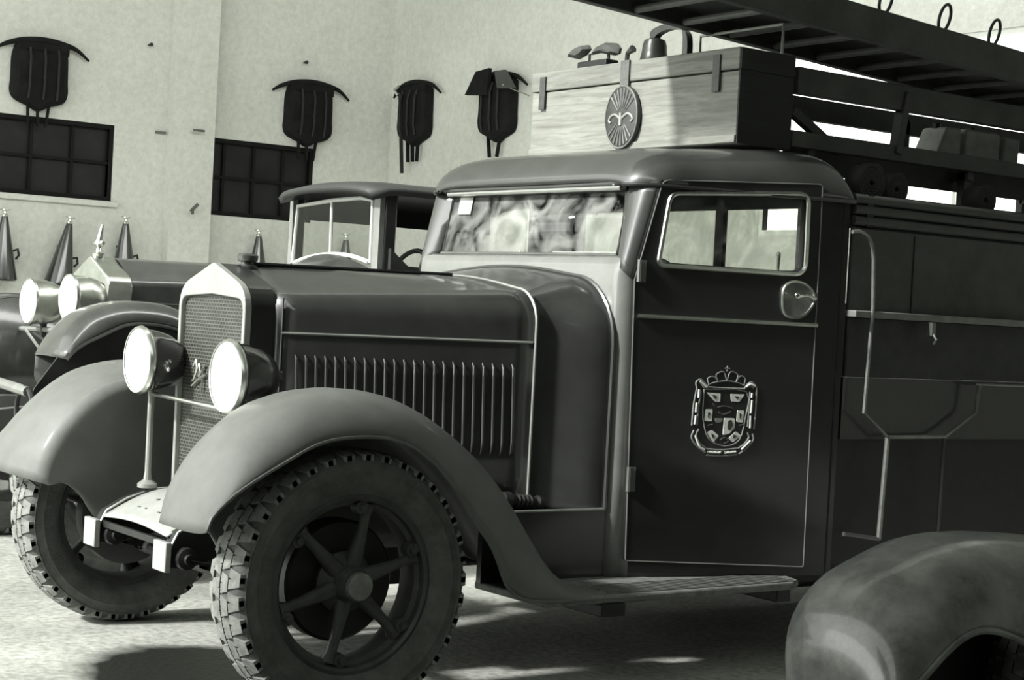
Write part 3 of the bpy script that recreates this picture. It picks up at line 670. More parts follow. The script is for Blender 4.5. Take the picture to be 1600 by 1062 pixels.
# dashboard, its pale top, steering wheel, bench
MB().box((4.55, 5.44, 1.50), (4.75, mir(5.44), 1.66)).build('dashboard', inner, truck, bevel=.02)
MB().box((4.57, 5.56, 1.66), (4.72, 6.02, 1.715)).build('dashboard_top', paper, truck, label='pale slab on top of the dashboard', bevel=.004)
m = MB(); m.tube([(4.86+.09*cos(2*pi*k/32)*.35, 5.70+.20*sin(2*pi*k/32), 1.52+.18*cos(2*pi*k/32)) for k in range(32)], .013, 8, closed=True); m.tube([(4.86, 5.70, 1.52), (4.7, 5.70, 1.30)], .02, 8)
for a in (0, 2.1, 4.2): m.tube([(4.86, 5.70, 1.52), (4.86+.09*cos(a)*.35, 5.70+.20*sin(a), 1.52+.18*cos(a))], .008, 6)
m.build('steering_wheel', dark, truck)
m = MB(); m.box((5.02, 5.32, .95), (5.48, mir(5.32), 1.08)); m.box((5.38, 5.32, 1.08), (5.5, mir(5.32), 1.5)); m.build('bench_seat', leather, truck, bevel=.03)
MB().box((4.50, 5.43, .50), (5.46, mir(5.43), .54)).build('cab_floor', dark, truck)

# doors
def door(side):
    F = SP(side); m = MB(); ringpanel(m, doorout, win, lambda u, z: F(u, z, -.006), lambda u, z: F(u, z, .014))
    d = m.build('cab_door', body, truck)
    MB().tube([F(u, z, -.006) for u, z in doorout], .003, 6, closed=True).build('door_edge_beading', mat('beading_paint', .22, .4, metal=.3), d)
    MB().tube([F(u, z, -.009) for u, z in win], .010, 8, closed=True).build('window_frame', nickel, d)
    MB().tube([F(u, z, .012) for u, z in bigger(win, .975)], .010, 8, closed=True).build('window_seal', dark, d)
    MB().prism(bigger(win, 1.005), lambda u, z: F(u, z, .012), lambda u, z: F(u, z, .016)).build('window_glass', doorg, d)
    p, q = slant(994, 493), slant(1273, 508)
    MB().tube([F(p.x, p.z, -.014), F(q.x, p.z, -.014)], .009, 8).build('chrome_strip', nickel, d, label='bright chrome waist strip')
    for hx, hy, hh in ((998, 423, .045), (981, 748, .05)):
        p = slant(hx, hy); m = MB(); m.tube([F(p.x-.008, p.z-hh, -.016), F(p.x-.008, p.z+hh, -.016)], .010, 8); m.prism([(p.x-.004, p.z-hh), (p.x+.025, p.z-hh), (p.x+.025, p.z+hh), (p.x-.004, p.z+hh)], lambda u, z: F(u, z, -.012), lambda u, z: F(u, z, -.004)); m.build('hinge', mat('hinge_metal', .2, .4, metal=.5), d)
    hx = [sl2(*q) for q in ((1219, 452), (1230, 439), (1250, 440), (1266, 452), (1272, 467), (1262, 485), (1248, 497), (1226, 495), (1219, 484))]
    hp = roundpoly(hx, .03, 4); m = MB().prism(hp, lambda u, z: F(u, z, -.010), lambda u, z: F(u, z, -.002)); m.build('handle_recess', mat('handle_plate', .22, .35, metal=.5, var=.35, scale=20), d)
    MB().tube([F(u, z, -.012) for u, z in hp], .006, 6, closed=True).build('handle_rim', nickel, d)
    a = slant(1232, 461); b = slant(1265, 466); m = MB(); m.tube([F(a.x, a.z, -.05), F(a.x+.04, a.z+.004, -.055), F(b.x-.01, b.z, -.045), F(b.x, b.z, -.008)], [.013, .008, .008, .012], 10); m.sphere(F(a.x, a.z, -.05), .015, 12); m.build('door_handle', chrome, d, label='bright chrome door handle')
    kp = slant(1224, 412); MB().tube([F(kp.x, kp.z-.03, .03), F(kp.x, kp.z+.035, .03)], [.005, .008], 8).sphere(F(kp.x, kp.z+.04, .03), .010, 10).build('lock_knob', chrome, d)
    return d
dr = door(0)
door(1)

# coat of arms on the near door
def crest(parent):
    layers = {}
    F = SP(0)
    def q(px, py): return sl2(px, py)
    def poly(pts, k, m_, r=0, th=.0016):
        pp = [q(*p) for p in pts]; pp = roundpoly(pp, r, 4) if r else pp
        layers.setdefault(m_.name, MB()).prism(pp, lambda u, z: F(u, z, -.006-.001*k-th), lambda u, z: F(u, z, -.004))
    # zoomed crop coordinates (1062 px for 200) -> picture pixels
    Z = lambda *pts: [(1040+x*.18832, 540+y*.18832) for x, y in pts]
    def line(pts, w, m_, k=1):
        pp = [q(*p) for p in Z(*pts)]; pp = spline(pp, 3) if len(pp) > 2 else pp
        layers.setdefault(m_.name, MB()).tube([F(u, z, -.006-.001*k) for u, z in pp], w, 6)
    # ribbon frame
    for a in (((250, 350), (222, 500), (208, 660)), ((285, 370), (262, 520), (250, 660)), ((745, 350), (738, 520), (722, 690)), ((690, 380), (680, 540), (668, 670)),
              ((225, 700), (205, 760), (250, 830), (320, 885)), ((265, 690), (240, 750), (285, 815), (325, 850)), ((330, 905), (460, 912), (580, 900)), ((330, 855), (450, 862), (585, 850)),
              ((590, 900), (660, 850), (715, 780), (712, 730)), ((590, 850), (640, 815), (680, 760), (668, 720)), ((250, 350), (245, 300), (285, 280), (340, 335)), ((275, 300), (310, 345)), ((640, 365), (665, 320), (710, 305), (745, 350)), ((650, 345), (690, 330), (720, 350))):
        line(a, .0042, crest_g)
    for a in (((266, 360), (262, 430)), ((246, 470), (240, 550)), ((240, 575), (230, 650)), ((705, 390), (700, 430)), ((705, 450), (694, 560)), ((692, 580), (688, 680)), ((235, 740), (270, 830), (310, 862)), ((345, 880), (440, 884)), ((480, 885), (570, 878)), ((615, 860), (690, 785)), ((275, 290), (330, 340)), ((655, 340), (690, 318), (730, 335))):
        line(a, .0058, crest_w, 2)
    for k in range(7): x = 340+k*35; line([(x-8, 884), (x+4, 872)], .003, crest_g, 4)
    # shield field
    line([(310, 360), (660, 380), (650, 600), (600, 780), (475, 830), (350, 770), (300, 600), (310, 360)], .003, crest_g)
    # six small shields
    for pts, inn in ((((328, 385), (445, 395), (440, 465), (400, 462)), ((375, 405), (415, 415), (400, 445))), (((530, 398), (645, 402), (600, 465), (535, 460)), ((560, 415), (600, 420), (580, 445))),
                     (((320, 525), (378, 525), (372, 625), (310, 622)), ((340, 545), (362, 560), (338, 600))), (((585, 535), (638, 535), (630, 635), (578, 630)), ((600, 555), (620, 570), (602, 610))),
                     (((378, 700), (430, 745), (385, 800), (325, 715)), ((365, 725), (395, 740), (380, 770))), (((570, 708), (620, 745), (545, 800), (512, 765)), ((550, 735), (585, 745), (548, 770)))):
        poly(Z(*pts), 1, crest_w, .004); poly(Z(*inn), 2.4, discd, .003)
    # half shield with a dark drop
    poly(Z((475, 598), (562, 600), (562, 680), (520, 725), (465, 740)), 1, crest_w, .006); poly(Z((505, 620), (535, 612), (545, 660), (520, 700), (500, 690)), 2.6, discd, .005)
    poly(Z((395, 600), (465, 600), (455, 630), (410, 640)), 1, crest_g, .006)
    # crown
    for a in (((340, 355), (350, 320), (420, 300), (500, 292), (590, 305), (640, 330)), ((350, 320), (340, 270), (390, 255), (430, 300)), ((430, 300), (410, 240), (470, 215), (500, 290)), ((500, 290), (530, 215), (590, 240), (575, 300)), ((575, 300), (610, 250), (650, 270), (640, 330)), ((500, 210), (505, 165)), ((485, 185), (525, 188))):
        line(a, .003, crest_g)
    line([(330, 340), (480, 350), (650, 355)], .004, crest_g)
    # charges in the middle
    for a in (((420, 510), (480, 500), (550, 520)), ((430, 550), (470, 570), (530, 545)), ((380, 480), (400, 500)), ((440, 780), (480, 760), (510, 790), (470, 810)), ((340, 660), (380, 650)), ((600, 660), (640, 650))): line(a, .003, mat('crest_brown', .07, .6))
    for k, (nm, mb) in enumerate(layers.items()): yield nm, mb
build_multi([(mb, MATS[nm]) for nm, mb in crest(dr)], 'coat_of_arms', dr, label='painted coat of arms with six small shields and a crown')

# rear body of the truck
XB0, XB1 = 5.525, 9.6
upp = mat('upper_panel_paint', .06, .5, var=.25, scale=10, dust=.2)
MB().box((XB0, 5.152, 1.50), (XB1, 5.172, 1.885)).build('side_panel', upp, truck, bevel=.006)
MB().box((XB0, 5.178, 1.88), (XB1, 5.188, 2.035)).build('rail_backing', dark, truck)
MB().box((XB0, mir(5.15), .7), (XB1, mir(5.12), 1.60)).build('side_panel', body, truck, bevel=.006)
m = MB(); m.box((XB0, 5.15, 1.24), (XB1, 5.172, 1.50)); MB().box((XB0, 5.16, .97), (XB1, 5.18, 1.238)).build('lower_side_panel', body, truck); m.build('lower_side_panel', mat('lower_panel_paint', .03, .55, var=.4, scale=12), truck, bevel=.006)
MB().box((XB0, 5.20, .42), (XB1, 5.23, .98)).build('skirt_panel', dark, truck)
MB().box((5.6, 5.6, .24), (7.2, 6.7, .64)).build('underbody_blocker', dark, truck, bevel=.03)  # added box that hides the sunlit floor beyond the truck
MB().box((5.0, 5.9, .20), (5.5, 6.4, .40)).build('silencer_box', dark, truck, bevel=.03)
MB().box((5.50, 5.20, .5), (5.52, mir(5.20), 1.62)).build('body_front_wall', body, truck)
MB().box((5.50, 5.175, 1.62), (5.52, 5.26, 2.03)).build('corner_panel', body, truck)
MB().box((XB0, 5.26, .66), (XB1, mir(5.26), .97)).build('body_floor', dark, truck)
MB().box((5.515, 5.10, 1.498), (XB1, 5.165, 1.528)).build('waist_rail', mat('waist_rail_paint', .2, .5, var=.25, scale=14), truck, bevel=.004)
for k, z in enumerate((1.915, 1.962, 2.008)):
    MB().tube([(XB0, 5.158, z), (XB1, 5.158, z)], .021, 12).build('side_rail_tube', upp, truck)
for x in (5.62, 6.9, 8.2, 9.4): MB().box((x-.02, 5.145, 1.89), (x+.02, 5.17, 2.03)).build('rail_bracket', dark, truck)
def tp(px, py, y=5.10): p = at(px, py, Y=y); return Vector((p.x, y, p.z))
T1 = spline([tuple(tp(*q)) for q in ((1332, 362), (1345, 362), (1357, 371), (1363, 385), (1365, 405))], 4)+[tuple(tp(1364, 480)), tuple(tp(1350, 645)), tuple(tp(1387, 683)), tuple(tp(1476, 682)), tuple(tp(1524, 645)), tuple(tp(1530, 602))]
grm = mat('grab_rail_metal', .22, .35, metal=.5, var=.3, scale=14)
gr = MB().tube(T1, .0085, 8).build('grab_rail', grm, truck)
MB().tube([tp(1387, 683), tp(1373, 842)], .012, 8).build('rail_post', grm, gr)
MB().tube([tp(1475, 684), tp(1465, 835)], .008, 8).build('rail_post', cabp, gr)
MB().tube([tp(1318, 834), tp(1373, 842)], .01, 8).build('foot_rail', cabp, gr)
MB().tube([tp(1524, 600), tp(1600, 603), tp(1700, 609)], .006, 6).build('rail_post', cabp, gr)
p = tp(1453, 507); m = MB(); m.box((p.x-.012, 5.075, p.z-.05), (p.x+.012, 5.10, p.z+.01)); m.tube([(p.x, 5.08, p.z-.04), (p.x, 5.06, p.z-.065), (p.x+.01, 5.08, p.z-.085)], .006, 6); m.build('latch', grm, truck)
p = tp(1437, 400, 5.118); MB().box((p.x-.003, 5.148, 1.53), (p.x+.003, 5.153, 1.87)).build('panel_seam', dark, truck)


# running board and step
pts = [(3.97, 4.86), (4.12, 4.84), (5.05, 5.04), (5.29, 5.05), (5.33, 5.10), (5.33, 5.40), (3.90, 5.40), (3.90, 4.98)]
pts = [(3.88, 5.04), (4.3, 5.035), (5.18, 5.05), (5.26, 5.10), (5.30, 5.22), (5.30, 5.5), (3.88, 5.5)]
rb = MB().prism(pts, lambda x, y: Vector((x, y, .355)), lambda x, y: Vector((x, y, .385))).build('running_board', boardm, truck, bevel=.008)
for k in range(9): MB().box((4.22, 5.07+k*.022, .385), (5.22, 5.078+k*.022, .389)).build('tread_rib', boardm, rb)
q = at(952, 940, Y=5.06); MB().box((q.x-.06, 5.03, .305), (q.x+.06, 5.3, .355)).build('board_bracket', dark, truck, bevel=.006)
MB().box((5.12, 5.08, .30), (5.20, 5.4, .355)).build('board_bracket', dark, truck, bevel=.006)
m = MB(); m.box((3.5, 5.62, .42), (5.4, 5.8, .60)); m.box((3.4, 5.95, .30), (3.9, 6.35, .75)); m.build('engine_and_gearbox', dark, truck, bevel=.02)

# headlights
def headlight(y, z, near):
    h = holder('headlight', truck, (2.9, y, z)); X0 = 2.86; ax = (1, 0, 0)
    MB().lathe([(.118, .0), (.132, .004), (.137, .016), (.132, .03), (.125, .035), (.122, .07), (.108, .125), (.08, .175), (.045, .205), (.03, .21), (.028, .225), (0, .23)], (X0, y, z), ax, n=40).build('lamp_bowl', mat('lamp_bowl_paint', .02, .22, coat=.6), h)
    MB().lathe([(.128, .0), (.132, -.002), (.137, .006), (.139, .014), (.134, .024), (.124, .02)], (X0, y, z), ax, n=40).build('lamp_rim', nickel, h)
    MB().lathe([(0, -.016), (.06, -.013), (.1, -.006), (.129, .003)], (X0, y, z), ax, n=40).build('lens', lensm, h)
    return h
p1 = at(214, 562, X=2.86); p2 = at(352, 588, X=2.86)
headlight(p1.y, p1.z, False); headlight(p2.y, p2.z, True)
for (p, y0) in ((p1, p1.y), (p2, p2.y)):
    yb = 6.48 if p is p1 else 5.86
    m = MB(); m.tube([(2.93, y0-.0, p.z-.12), (2.93, y0, p.z-.16), (2.93, yb, .72), (2.93, yb, .665)], [.016, .013, .013, .02], 10); m.lathe([(0, 0), (.04, 0), (.04, .015), (.02, .03), (.0, .03)], (2.93, yb, .655), n=14); m.build('headlight_post', mat('post_paint', .30, .4, metal=.3, var=.2), truck)
a = Vector((2.93, p1.y, 1.035)); b = Vector((2.93, p2.y-.02, 1.015)); MB().tube([a, b], .009, 8).build('headlight_crossbar', nickel, truck)

# ladder rack above the body
def beam(p, q, w, h, nm='rack_beam', m_=None): return MB().bar(p, q, w, h).build(nm, m_ or ladw, truck, bevel=.004)
NY, FY = 5.50, 6.20
beam((5.47, NY, 2.534), (9.6, NY, 2.534), .05, .118); beam((5.45, NY, 2.274), (9.6, NY, 2.274), .05, .074)
beam((5.6, FY, 2.538), (9.6, FY, 2.538), .05, .11); beam((5.6, FY, 2.274), (9.6, FY, 2.274), .05, .07)
px = at(1398, 200, Y=NY).x; beam((px+.05, NY-.01, 2.56), (px, NY-.01, 2.27), .04, .055, 'rack_post')
px = at(1412, 200, Y=FY).x; beam((px, FY, 2.56), (px, FY, 2.27), .05, .05, 'rack_post')
q1, q2 = at(1243, 180, Y=5.6), at(1296, 225, Y=5.6); beam((q1.x-.03, 5.6, q1.z+.02), (q2.x+.05, 5.6, q2.z-.03), .04, .045, 'rack_brace')
for x in (7.35, 8.3, 9.3): beam((x, NY, 2.56), (x, NY, 2.25), .05, .05, 'rack_post')
for x in (6.7, 8.0, 9.3): beam((x, NY, 2.22), (x, FY, 2.22), .05, .05, 'rack_cross_bar'); beam((x, NY+.04, 2.24), (x, NY+.04, .98), .05, .05, 'rack_post'); beam((x, FY, 2.24), (x, FY, .98), .05, .05, 'rack_post')
beam((5.55, 5.62, 2.222), (9.4, 5.62, 2.222), .03, .15)
beam((5.60, NY+.02, 2.27), (5.60, NY+.02, .98), .04, .05, 'rack_post')

# stowed things in the rack
def hose_roll(loc, r, label, w=.09):
    t = thing('hose_roll', label, 'hose', loc, 'hose rolls under the ladder rack')
    m = MB(); sp = []
    for k in range(150): a = k*.22; rr = .015+(r-.015)*k/149; sp.append(Vector(loc)+Vector((rr*cos(a), 0, r+rr*sin(a))))
    m.grid([[v+Vector((0, -w/2, 0)), v+Vector((0, w/2, 0))] for v in sp]); m.build('coil', mat('canvas_hose', .035, .8, var=.4), t, solid=.012)
    return t
MB().box((5.54, 5.19, 1.985), (9.5, 5.44, 2.01)).build('equipment_shelf', dark, truck)
hose_roll((5.75, 5.31, 2.014), .085, 'dark rolled canvas hose directly behind the cab roof corner')
hose_roll((5.915, 5.31, 2.014), .07, 'dark rolled canvas hose second behind the cab, beside the bright gap')
hose_roll((6.53, 5.31, 2.014), .07, 'small dark rolled hose in front of the bright gap at right')
for k, (x0, x1, zt, lb) in enumerate(((6.62, 6.82, 2.47, 'grey slope-topped canister behind the rack beam, nearest the cab'), (6.85, 7.12, 2.475, 'widest grey canister stowed behind the rack beam, in the middle'), (7.135, 7.26, 2.465, 'narrow tilted grey canister at the rear of the three behind the rack beam'))):
    t = thing('canister', lb, 'canister', ((x0+x1)/2, 5.75, 2.247), 'grey canisters in the ladder rack')
    z0 = 2.247; m = MB().prism([(x0-.02*(k == 0), z0), (x1, z0), (x1+.02*(k == 2), zt), (x0+.09*(k == 0)+.02*(k == 2), zt)], lambda x, z: Vector((x, 5.67, z)), lambda x, z: Vector((x, 5.83, z))); m.build('shell', canm, t, bevel=.012)
    MB().tube([((x0+x1)/2, 5.75, zt-.005), ((x0+x1)/2, 5.75, zt+.02)], .02, 10).build('cap', dark, t)

# long ladder carried above
lad = thing('ladder', 'long dark wooden ladder lying overhead with iron rings on its upper edge', 'ladder', (5.9, 5.62, 2.7))
def lz(x): return 2.775-.055*(x-5.0)
for y, h_ in ((5.36, .15), (5.92, .10)):
    MB().add([Vector((x, y+dy, lz(x)+dz)) for x in (4.1, 9.5) for dy, dz in ((-.025, 0), (.025, 0), (.025, h_), (-.025, h_))], [(0, 1, 2, 3), (7, 6, 5, 4), (0, 4, 5, 1), (1, 5, 6, 2), (2, 6, 7, 3), (3, 7, 4, 0)]).build('side_rail', ladw, lad, bevel=.004)
x = 4.3
while x < 9.4:
    MB().tube([(x, 5.37, lz(x)+.02), (x, 5.91, lz(x)+.02)], .017, 10).build('rung', ladr, lad); x += .285
MB().add([Vector((x, y, lz(x)+z)) for x in (4.15, 9.45) for y, z in ((5.385, .075), (5.90, .075), (5.90, .09), (5.385, .09))], [(0, 1, 2, 3), (7, 6, 5, 4), (0, 4, 5, 1), (1, 5, 6, 2), (2, 6, 7, 3), (3, 7, 4, 0)]).build('deck_board', ladw, lad)
for px, py in ((1384, 6), (1475, 50), (1553, 68)):
    p = at(px, py, Y=5.36); c = Vector((p.x, 5.36, lz(p.x)+.15+.055)); m = MB()
    m.tube([c+Vector((.058*cos(a)+.022*sin(a), .02*cos(a), .065*sin(a))) for a in [2*pi*k/28 for k in range(28)]], .0075, 8, closed=True); m.tube([c+Vector((0, 0, -.06)), c+Vector((0, 0, -.10))], .012, 8); m.build('iron_ring', dark, lad)
# hoop that carries the ladder, fixed on the roof box rear
m = MB(); m.tube([(5.34, 5.99, 2.63), (5.34, 5.99, 2.755), (5.34, 5.40+.06, 2.755), (5.34, 5.455, 2.63)], .0075, 8)

# ------------------------------------------------------------------ wooden box on the cab roof
BX0, BX1, BY0, BY1, BZ0, BZ1 = 5.08, 5.40, 5.44, 6.92, 2.214, 2.625
box = thing('equipment_box', 'pale wooden equipment box with shade-darkened end standing on the cab roof', 'box', (5.25, 6.18, BZ0))
MB().box((BX0, BY0, BZ0), (BX1, BY1, 2.525)).build('box_body', boxw, box, bevel=.004)
MB().box((BX0-.006, BY0-.004, 2.531), (BX1, BY1+.004, BZ1)).build('lid', boxl, box, bevel=.005)
MB().box((BX0-.010, BY0, 2.216), (BX0, BY1, 2.25)).build('bottom_batten', boxw, box, bevel=.003)
MB().box((BX0, BY0-.008, BZ0), (BX1-.002, BY0-.0005, 2.528)).build('shaded_end_sheet', boxd, box)  # thin sheet coloured dark for the unlit end of the box
MB().box((BX0, BY0-.012, 2.533), (BX1, BY0-.0045, BZ1-.002)).build('shaded_lid_end', boxd, box)
for px in (852, 1122):
    y = at(px, 115, X=BX0).y; MB().box((BX0-.014, y-.022, 2.44), (BX0-.006, y+.022, 2.60)).build('hinge_strap', mat('hasp_iron', .06, .5, var=.4, scale=30), box)
y = at(980, 112, X=BX0).y
MB().box((BX0-.016, y-.03, 2.50), (BX0-.006, y+.03, BZ1+.004)).build('hanging_strap', mat('hanging_strap_grey', .12, .6, var=.3, scale=30), box)
hp = MB().tube([(5.34, 5.99, 2.62), (5.34, 5.99, 2.758), (5.34, 5.455, 2.758), (5.34, 5.455, 2.62)], .0075, 8); hp.build('ladder_hoop', mat('hoop_metal', .4, .4, metal=.3), truck, label='thin pale metal hoop')
# round badge with rays and a central device
dc = at(972, 183, X=BX0-.02); dyr, dzr = .075, .165
dk = thing('round_badge', 'round dark badge of radiating strokes hanging on the front of the wooden roof box', 'badge', (BX0-.02, dc.y, dc.z))
ry = (at(947, 183, X=BX0-.02).y-at(998, 183, X=BX0-.02).y)/2; rz_ = (at(972, 134, X=BX0-.02).z-at(972, 233, X=BX0-.02).z)/2
R_ = (ry+rz_)/2
E2 = lambda r, a: Vector((0, ry*r*sin(a), rz_*r*cos(a)))
def ell(r, x): return [Vector((BX0-.02+x, dc.y, dc.z))+E2(r, 2*pi*k/48) for k in range(48)]
m0 = MB().grid([ell(.001, -.006), ell(.96, -.006), ell(1, -.003), ell(1, .012), ell(.001, .012)], close=True)
MB().tube(ell(.97, -.006), .004, 6, closed=True).build('disc_rim', discl, dk)
m = MB()
for k in range(26):
    a = 2*pi*k/26+.06
    if .32*pi < a % pi < .68*pi: continue
    p, q = Vector((BX0-.027, dc.y, dc.z))+E2(.30, a), Vector((BX0-.027, dc.y, dc.z))+E2(.90, a)
    m.tube([p, q], [.0028, .0055], 6)
m1 = m; m = MB(); o = Vector((BX0-.028, dc.y, dc.z-.01))
for s_ in (-1, 1):
    m.tube([o+Vector((0, s_*u*ry, z*rz_)) for u, z in spline([(.0, .0), (.25, .12), (.42, .16), (.62, .10), (.72, -.02), (.60, -.10)], 4)], .006, 6)
m.tube([o+Vector((0, 0, -.2*rz_)), o+Vector((0, 0, .2*rz_))], .009, 8)
build_multi([(m0, discd), (m1, discl), (m, mat('device_grey', .32, .5))], 'disc', dk)
# bell
bp = at(1022, 92, X=5.25); bz = BZ1
bell = thing('bell', 'dark bell under a tall curved bracket on top of the wooden roof box', 'bell', (5.25, bp.y, bz))
MB().lathe([(0, .125), (.03, .125), (.05, .115), (.058, .09), (.060, .06), (.068, .025), (.085, .0), (.08, .0), (.05, .05), (.0, .1)], (5.25, bp.y, bz+.005), n=32).build('bell_cup', bellm, bell)
y2 = at(1070, 80, X=5.25).y; ytop = bp.y
arch = spline([(ytop, bz+.11), (ytop+.005, bz+.145), (ytop-.03, bz+.165), (ytop-.10, bz+.175), (ytop-.17, bz+.165), (y2+.01, bz+.155), (y2-.01, bz+.12), (y2-.015, bz+.05), (y2-.012, bz)], 5)
MB().grid([[Vector((5.235, y+a, z+b)) if f_ else Vector((5.27, y+a, z+b)) for f_, a, b in ((1, .017, .013), (0, .017, .013), (0, -.017, -.013), (1, -.017, -.013))] for y, z in arch], close=True).build('bracket', bellm, bell)
MB().box((5.22, y2-.04, bz), (5.285, y2+.05, bz+.012)).build('bracket_foot', dark, bell)
# twin hooded device
hl = at(925, 98, X=5.25); tw = thing('hooded_lamp', 'low dark fitting with two curved leaf-shaped hoods at the far end of the roof box', 'lamp', (5.25, hl.y, BZ1))
MB().box((5.21, at(957, 95, X=5.25).y, BZ1), (5.29, at(912, 95, X=5.25).y, BZ1+.06)).build('base', dark, tw, bevel=.006)
def leaf(pts, tw_, nm):
    C0 = [at(px, py, X=5.25) for px, py in pts]; c = sum(C0, Vector())/len(C0)
    rows = [[c+(v-c)*s_+Vector((x, 0, 0)) for v in C0] for x, s_ in ((-.045, .02), (-.04, .6), (-.015, 1), (.0, 1), (-.03, .55), (-.033, .02))]
    MB().grid(rows, close=True).build(nm, hoodl, tw_)
leaf([(890, 89), (900, 78), (912, 72), (922, 71), (925, 77), (918, 86), (906, 93)], tw, 'hood')
leaf([(926, 86), (935, 74), (950, 67), (966, 68), (972, 76), (970, 84), (962, 87), (940, 83)], tw, 'hood')
y = at(921, 85, X=5.25).y; MB().tube([(5.25, y, BZ1+.03), (5.245, y-.01, BZ1+.1)], .007, 6).build('stem', dark, tw)
y = at(952, 88, X=5.25).y; MB().tube([(5.25, y, BZ1+.03), (5.245, y, BZ1+.09)], .008, 6).build('stem', dark, tw)
y = at(979, 80, X=5.3).y; MB().tube([(5.3, y, BZ1), (5.3, y-.01, BZ1+.09), (5.3, y-.05, BZ1+.11)], [.01, .012, .02], 8).build('stem', hoodl, tw)

# ------------------------------------------------------------------ second truck
YD = 8.89; mi2 = lambda y: 2*YD-y
tr2 = thing('fire_truck', 'older open-cab truck with chrome headlights and arched windshield parked behind', 'truck', (3.5, YD, 0))
RX2 = 3.62
ro = roundpoly([(-.25, .8), (.25, .8), (.275, 1.50), (0, 1.625), (-.275, 1.50)], [.01, .01, .05, .02, .05], 5)
ri = roundpoly([(-.215, .83), (.215, .83), (.235, 1.46), (0, 1.50), (-.235, 1.46)], [.005, .005, .04, .0, .04], 5)
m = MB(); ringpanel(m, ro, ri, lambda u, z: Vector((RX2, YD+u, z)), lambda u, z: Vector((RX2+.14, YD+u, z)))
sh2 = m.build('radiator_shell', nickel, tr2, bevel=.01)
MB().box((RX2+.02, YD-.23, .82), (RX2+.04, YD+.23, 1.49)).build('radiator_core', grillm, sh2)
m = MB(); m.lathe([(0, 0), (.03, 0), (.035, .02), (.02, .03), (.012, .05), (.03, .07), (.02, .09), (0, .1)], (RX2+.05, YD, 1.615), n=14)
m.tube([(RX2+.05, YD-.06, 1.69), (RX2+.05, YD+.06, 1.69)], .01, 6); m.tube([(RX2+.05, YD, 1.70), (RX2+.06, YD-.01, 1.79)], [.018, .008], 6)
m.build('radiator_mascot', nickel, tr2)
def hood2(x, hw, zs, zt, zb, r):
    half = [(-hw, zb), (-hw, (zb+zs-r)/2)]+[(-hw+r*(1-cos(pi/2*k/6)), zs-r+r*sin(pi/2*k/6)) for k in range(7)]+[(-(hw-r)*(1-k/5), zs+(zt-zs)*sin(pi/2*k/5)) for k in range(1, 6)]
    return [Vector((x, YD+u, z)) for u, z in half+[(-u, z) for u, z in half[:-1]][::-1]]
rows = [hood2(RX2+.13+(4.95-RX2-.13)*t, .27+.18*t, 1.51+.03*t, 1.615+.015*t, .85, .05) for t in [i/8 for i in range(9)]]
h2 = MB().grid(rows).build('bonnet', fend2, tr2, sharp=40)
for z in (1.30, 1.38): MB().tube([(RX2+.14, YD-.285, z), (4.9, YD-.455, z)], .005, 6).build('side_moulding', cabp, h2)
for p in ((42, 471, 3.4), (104, 466, 3.4)):
    c = at(p[0], p[1], X=p[2]); hh = holder('headlight', tr2, (3.45, c.y, c.z))
    MB().lathe([(.118, .0), (.128, .006), (.130, .02), (.124, .03), (.122, .10), (.11, .15), (.08, .19), (.03, .21), (0, .212)], (3.4, c.y, c.z), (1, 0, 0), n=32).build('lamp_bowl', nickel, hh)
    MB().lathe([(0, -.02), (.06, -.016), (.1, -.006), (.126, .006)], (3.4, c.y, c.z), (1, 0, 0), n=32).build('lens', lensm, hh)
    MB().tube([(3.5, c.y, c.z-.11), (3.5, c.y, c.z-.2)], .02, 8).build('lamp_bracket', dark, hh)
MB().tube([at(20, 512, X=3.5), at(130, 518, X=3.5)], .014, 8).build('headlight_bar', mat('bar_grey', .3, .4, metal=.4), tr2)
cr2 = [(3.075, 1.11), (3.10, 1.16), (3.145, 1.225), (3.24, 1.32), (3.38, 1.375), (3.52, 1.39), (3.70, 1.37), (3.90, 1.27), (4.10, 1.10), (4.30, .88), (4.45, .70), (4.7, .60)]
lp2 = [(3.11, 1.10), (3.135, 1.13), (3.19, 1.175), (3.28, 1.22), (3.40, 1.275), (3.52, 1.285), (3.68, 1.26), (3.84, 1.17), (3.98, 1.03), (4.12, .82), (4.25, .66), (4.5, .58)]
for fl in (False, True):
    mb, rows = fender_mesh(cr2, lp2, 7.86, 8.02, 8.22, flip=fl, ctr=YD, nu=44)
    f = mb.build('front_fender', fend2, tr2, solid=.008); MB().tube([r[0] for r in rows], .009, 6).build('edge_bead', fend2, f)
    yy = 8.22 if not fl else mi2(8.22); I = [(r[-1].x, r[-1].z) for r in rows][:34]
    MB().grid([[Vector((x, yy, z)) for x, z in I], [Vector((x+(.0 if i > 4 else 0), yy, max(.68, min(z-.02, 1.0-i*.05)))) for i, (x, z) in enumerate(I)]]).build('inner_skirt', fend2, f, solid=.006)
MB().prism([xz(*q, 7.93) for q in ((96, 545), (130, 512), (165, 492), (205, 485), (250, 500), (290, 535), (330, 600), (330, 660), (36, 650), (50, 606))], lambda x, z: Vector((x, 7.90, z)), lambda x, z: Vector((x, 7.91, z))).build('dark_arch_sheet', body, tr2)  # dark sheet added in the arch to shut out light behind
wheel_at(tr2, (3.52, 8.04, .58), False, R=.58, W=.2, name='front_wheel')
wheel_at(tr2, (3.52, mi2(8.02), .58), True, R=.58, W=.2, name='front_wheel')
for y in (8.55, 9.23):
    MB().prism([(2.75, .60), (2.75, .70), (2.9, .80), (3.3, .84), (8.2, .84), (8.2, .70), (3.3, .70)], lambda x, z: (x, y-.03, z), lambda x, z: (x, y+.03, z)).build('frame_rail', mat('frame_grey', .1, .5), tr2, bevel=.004)
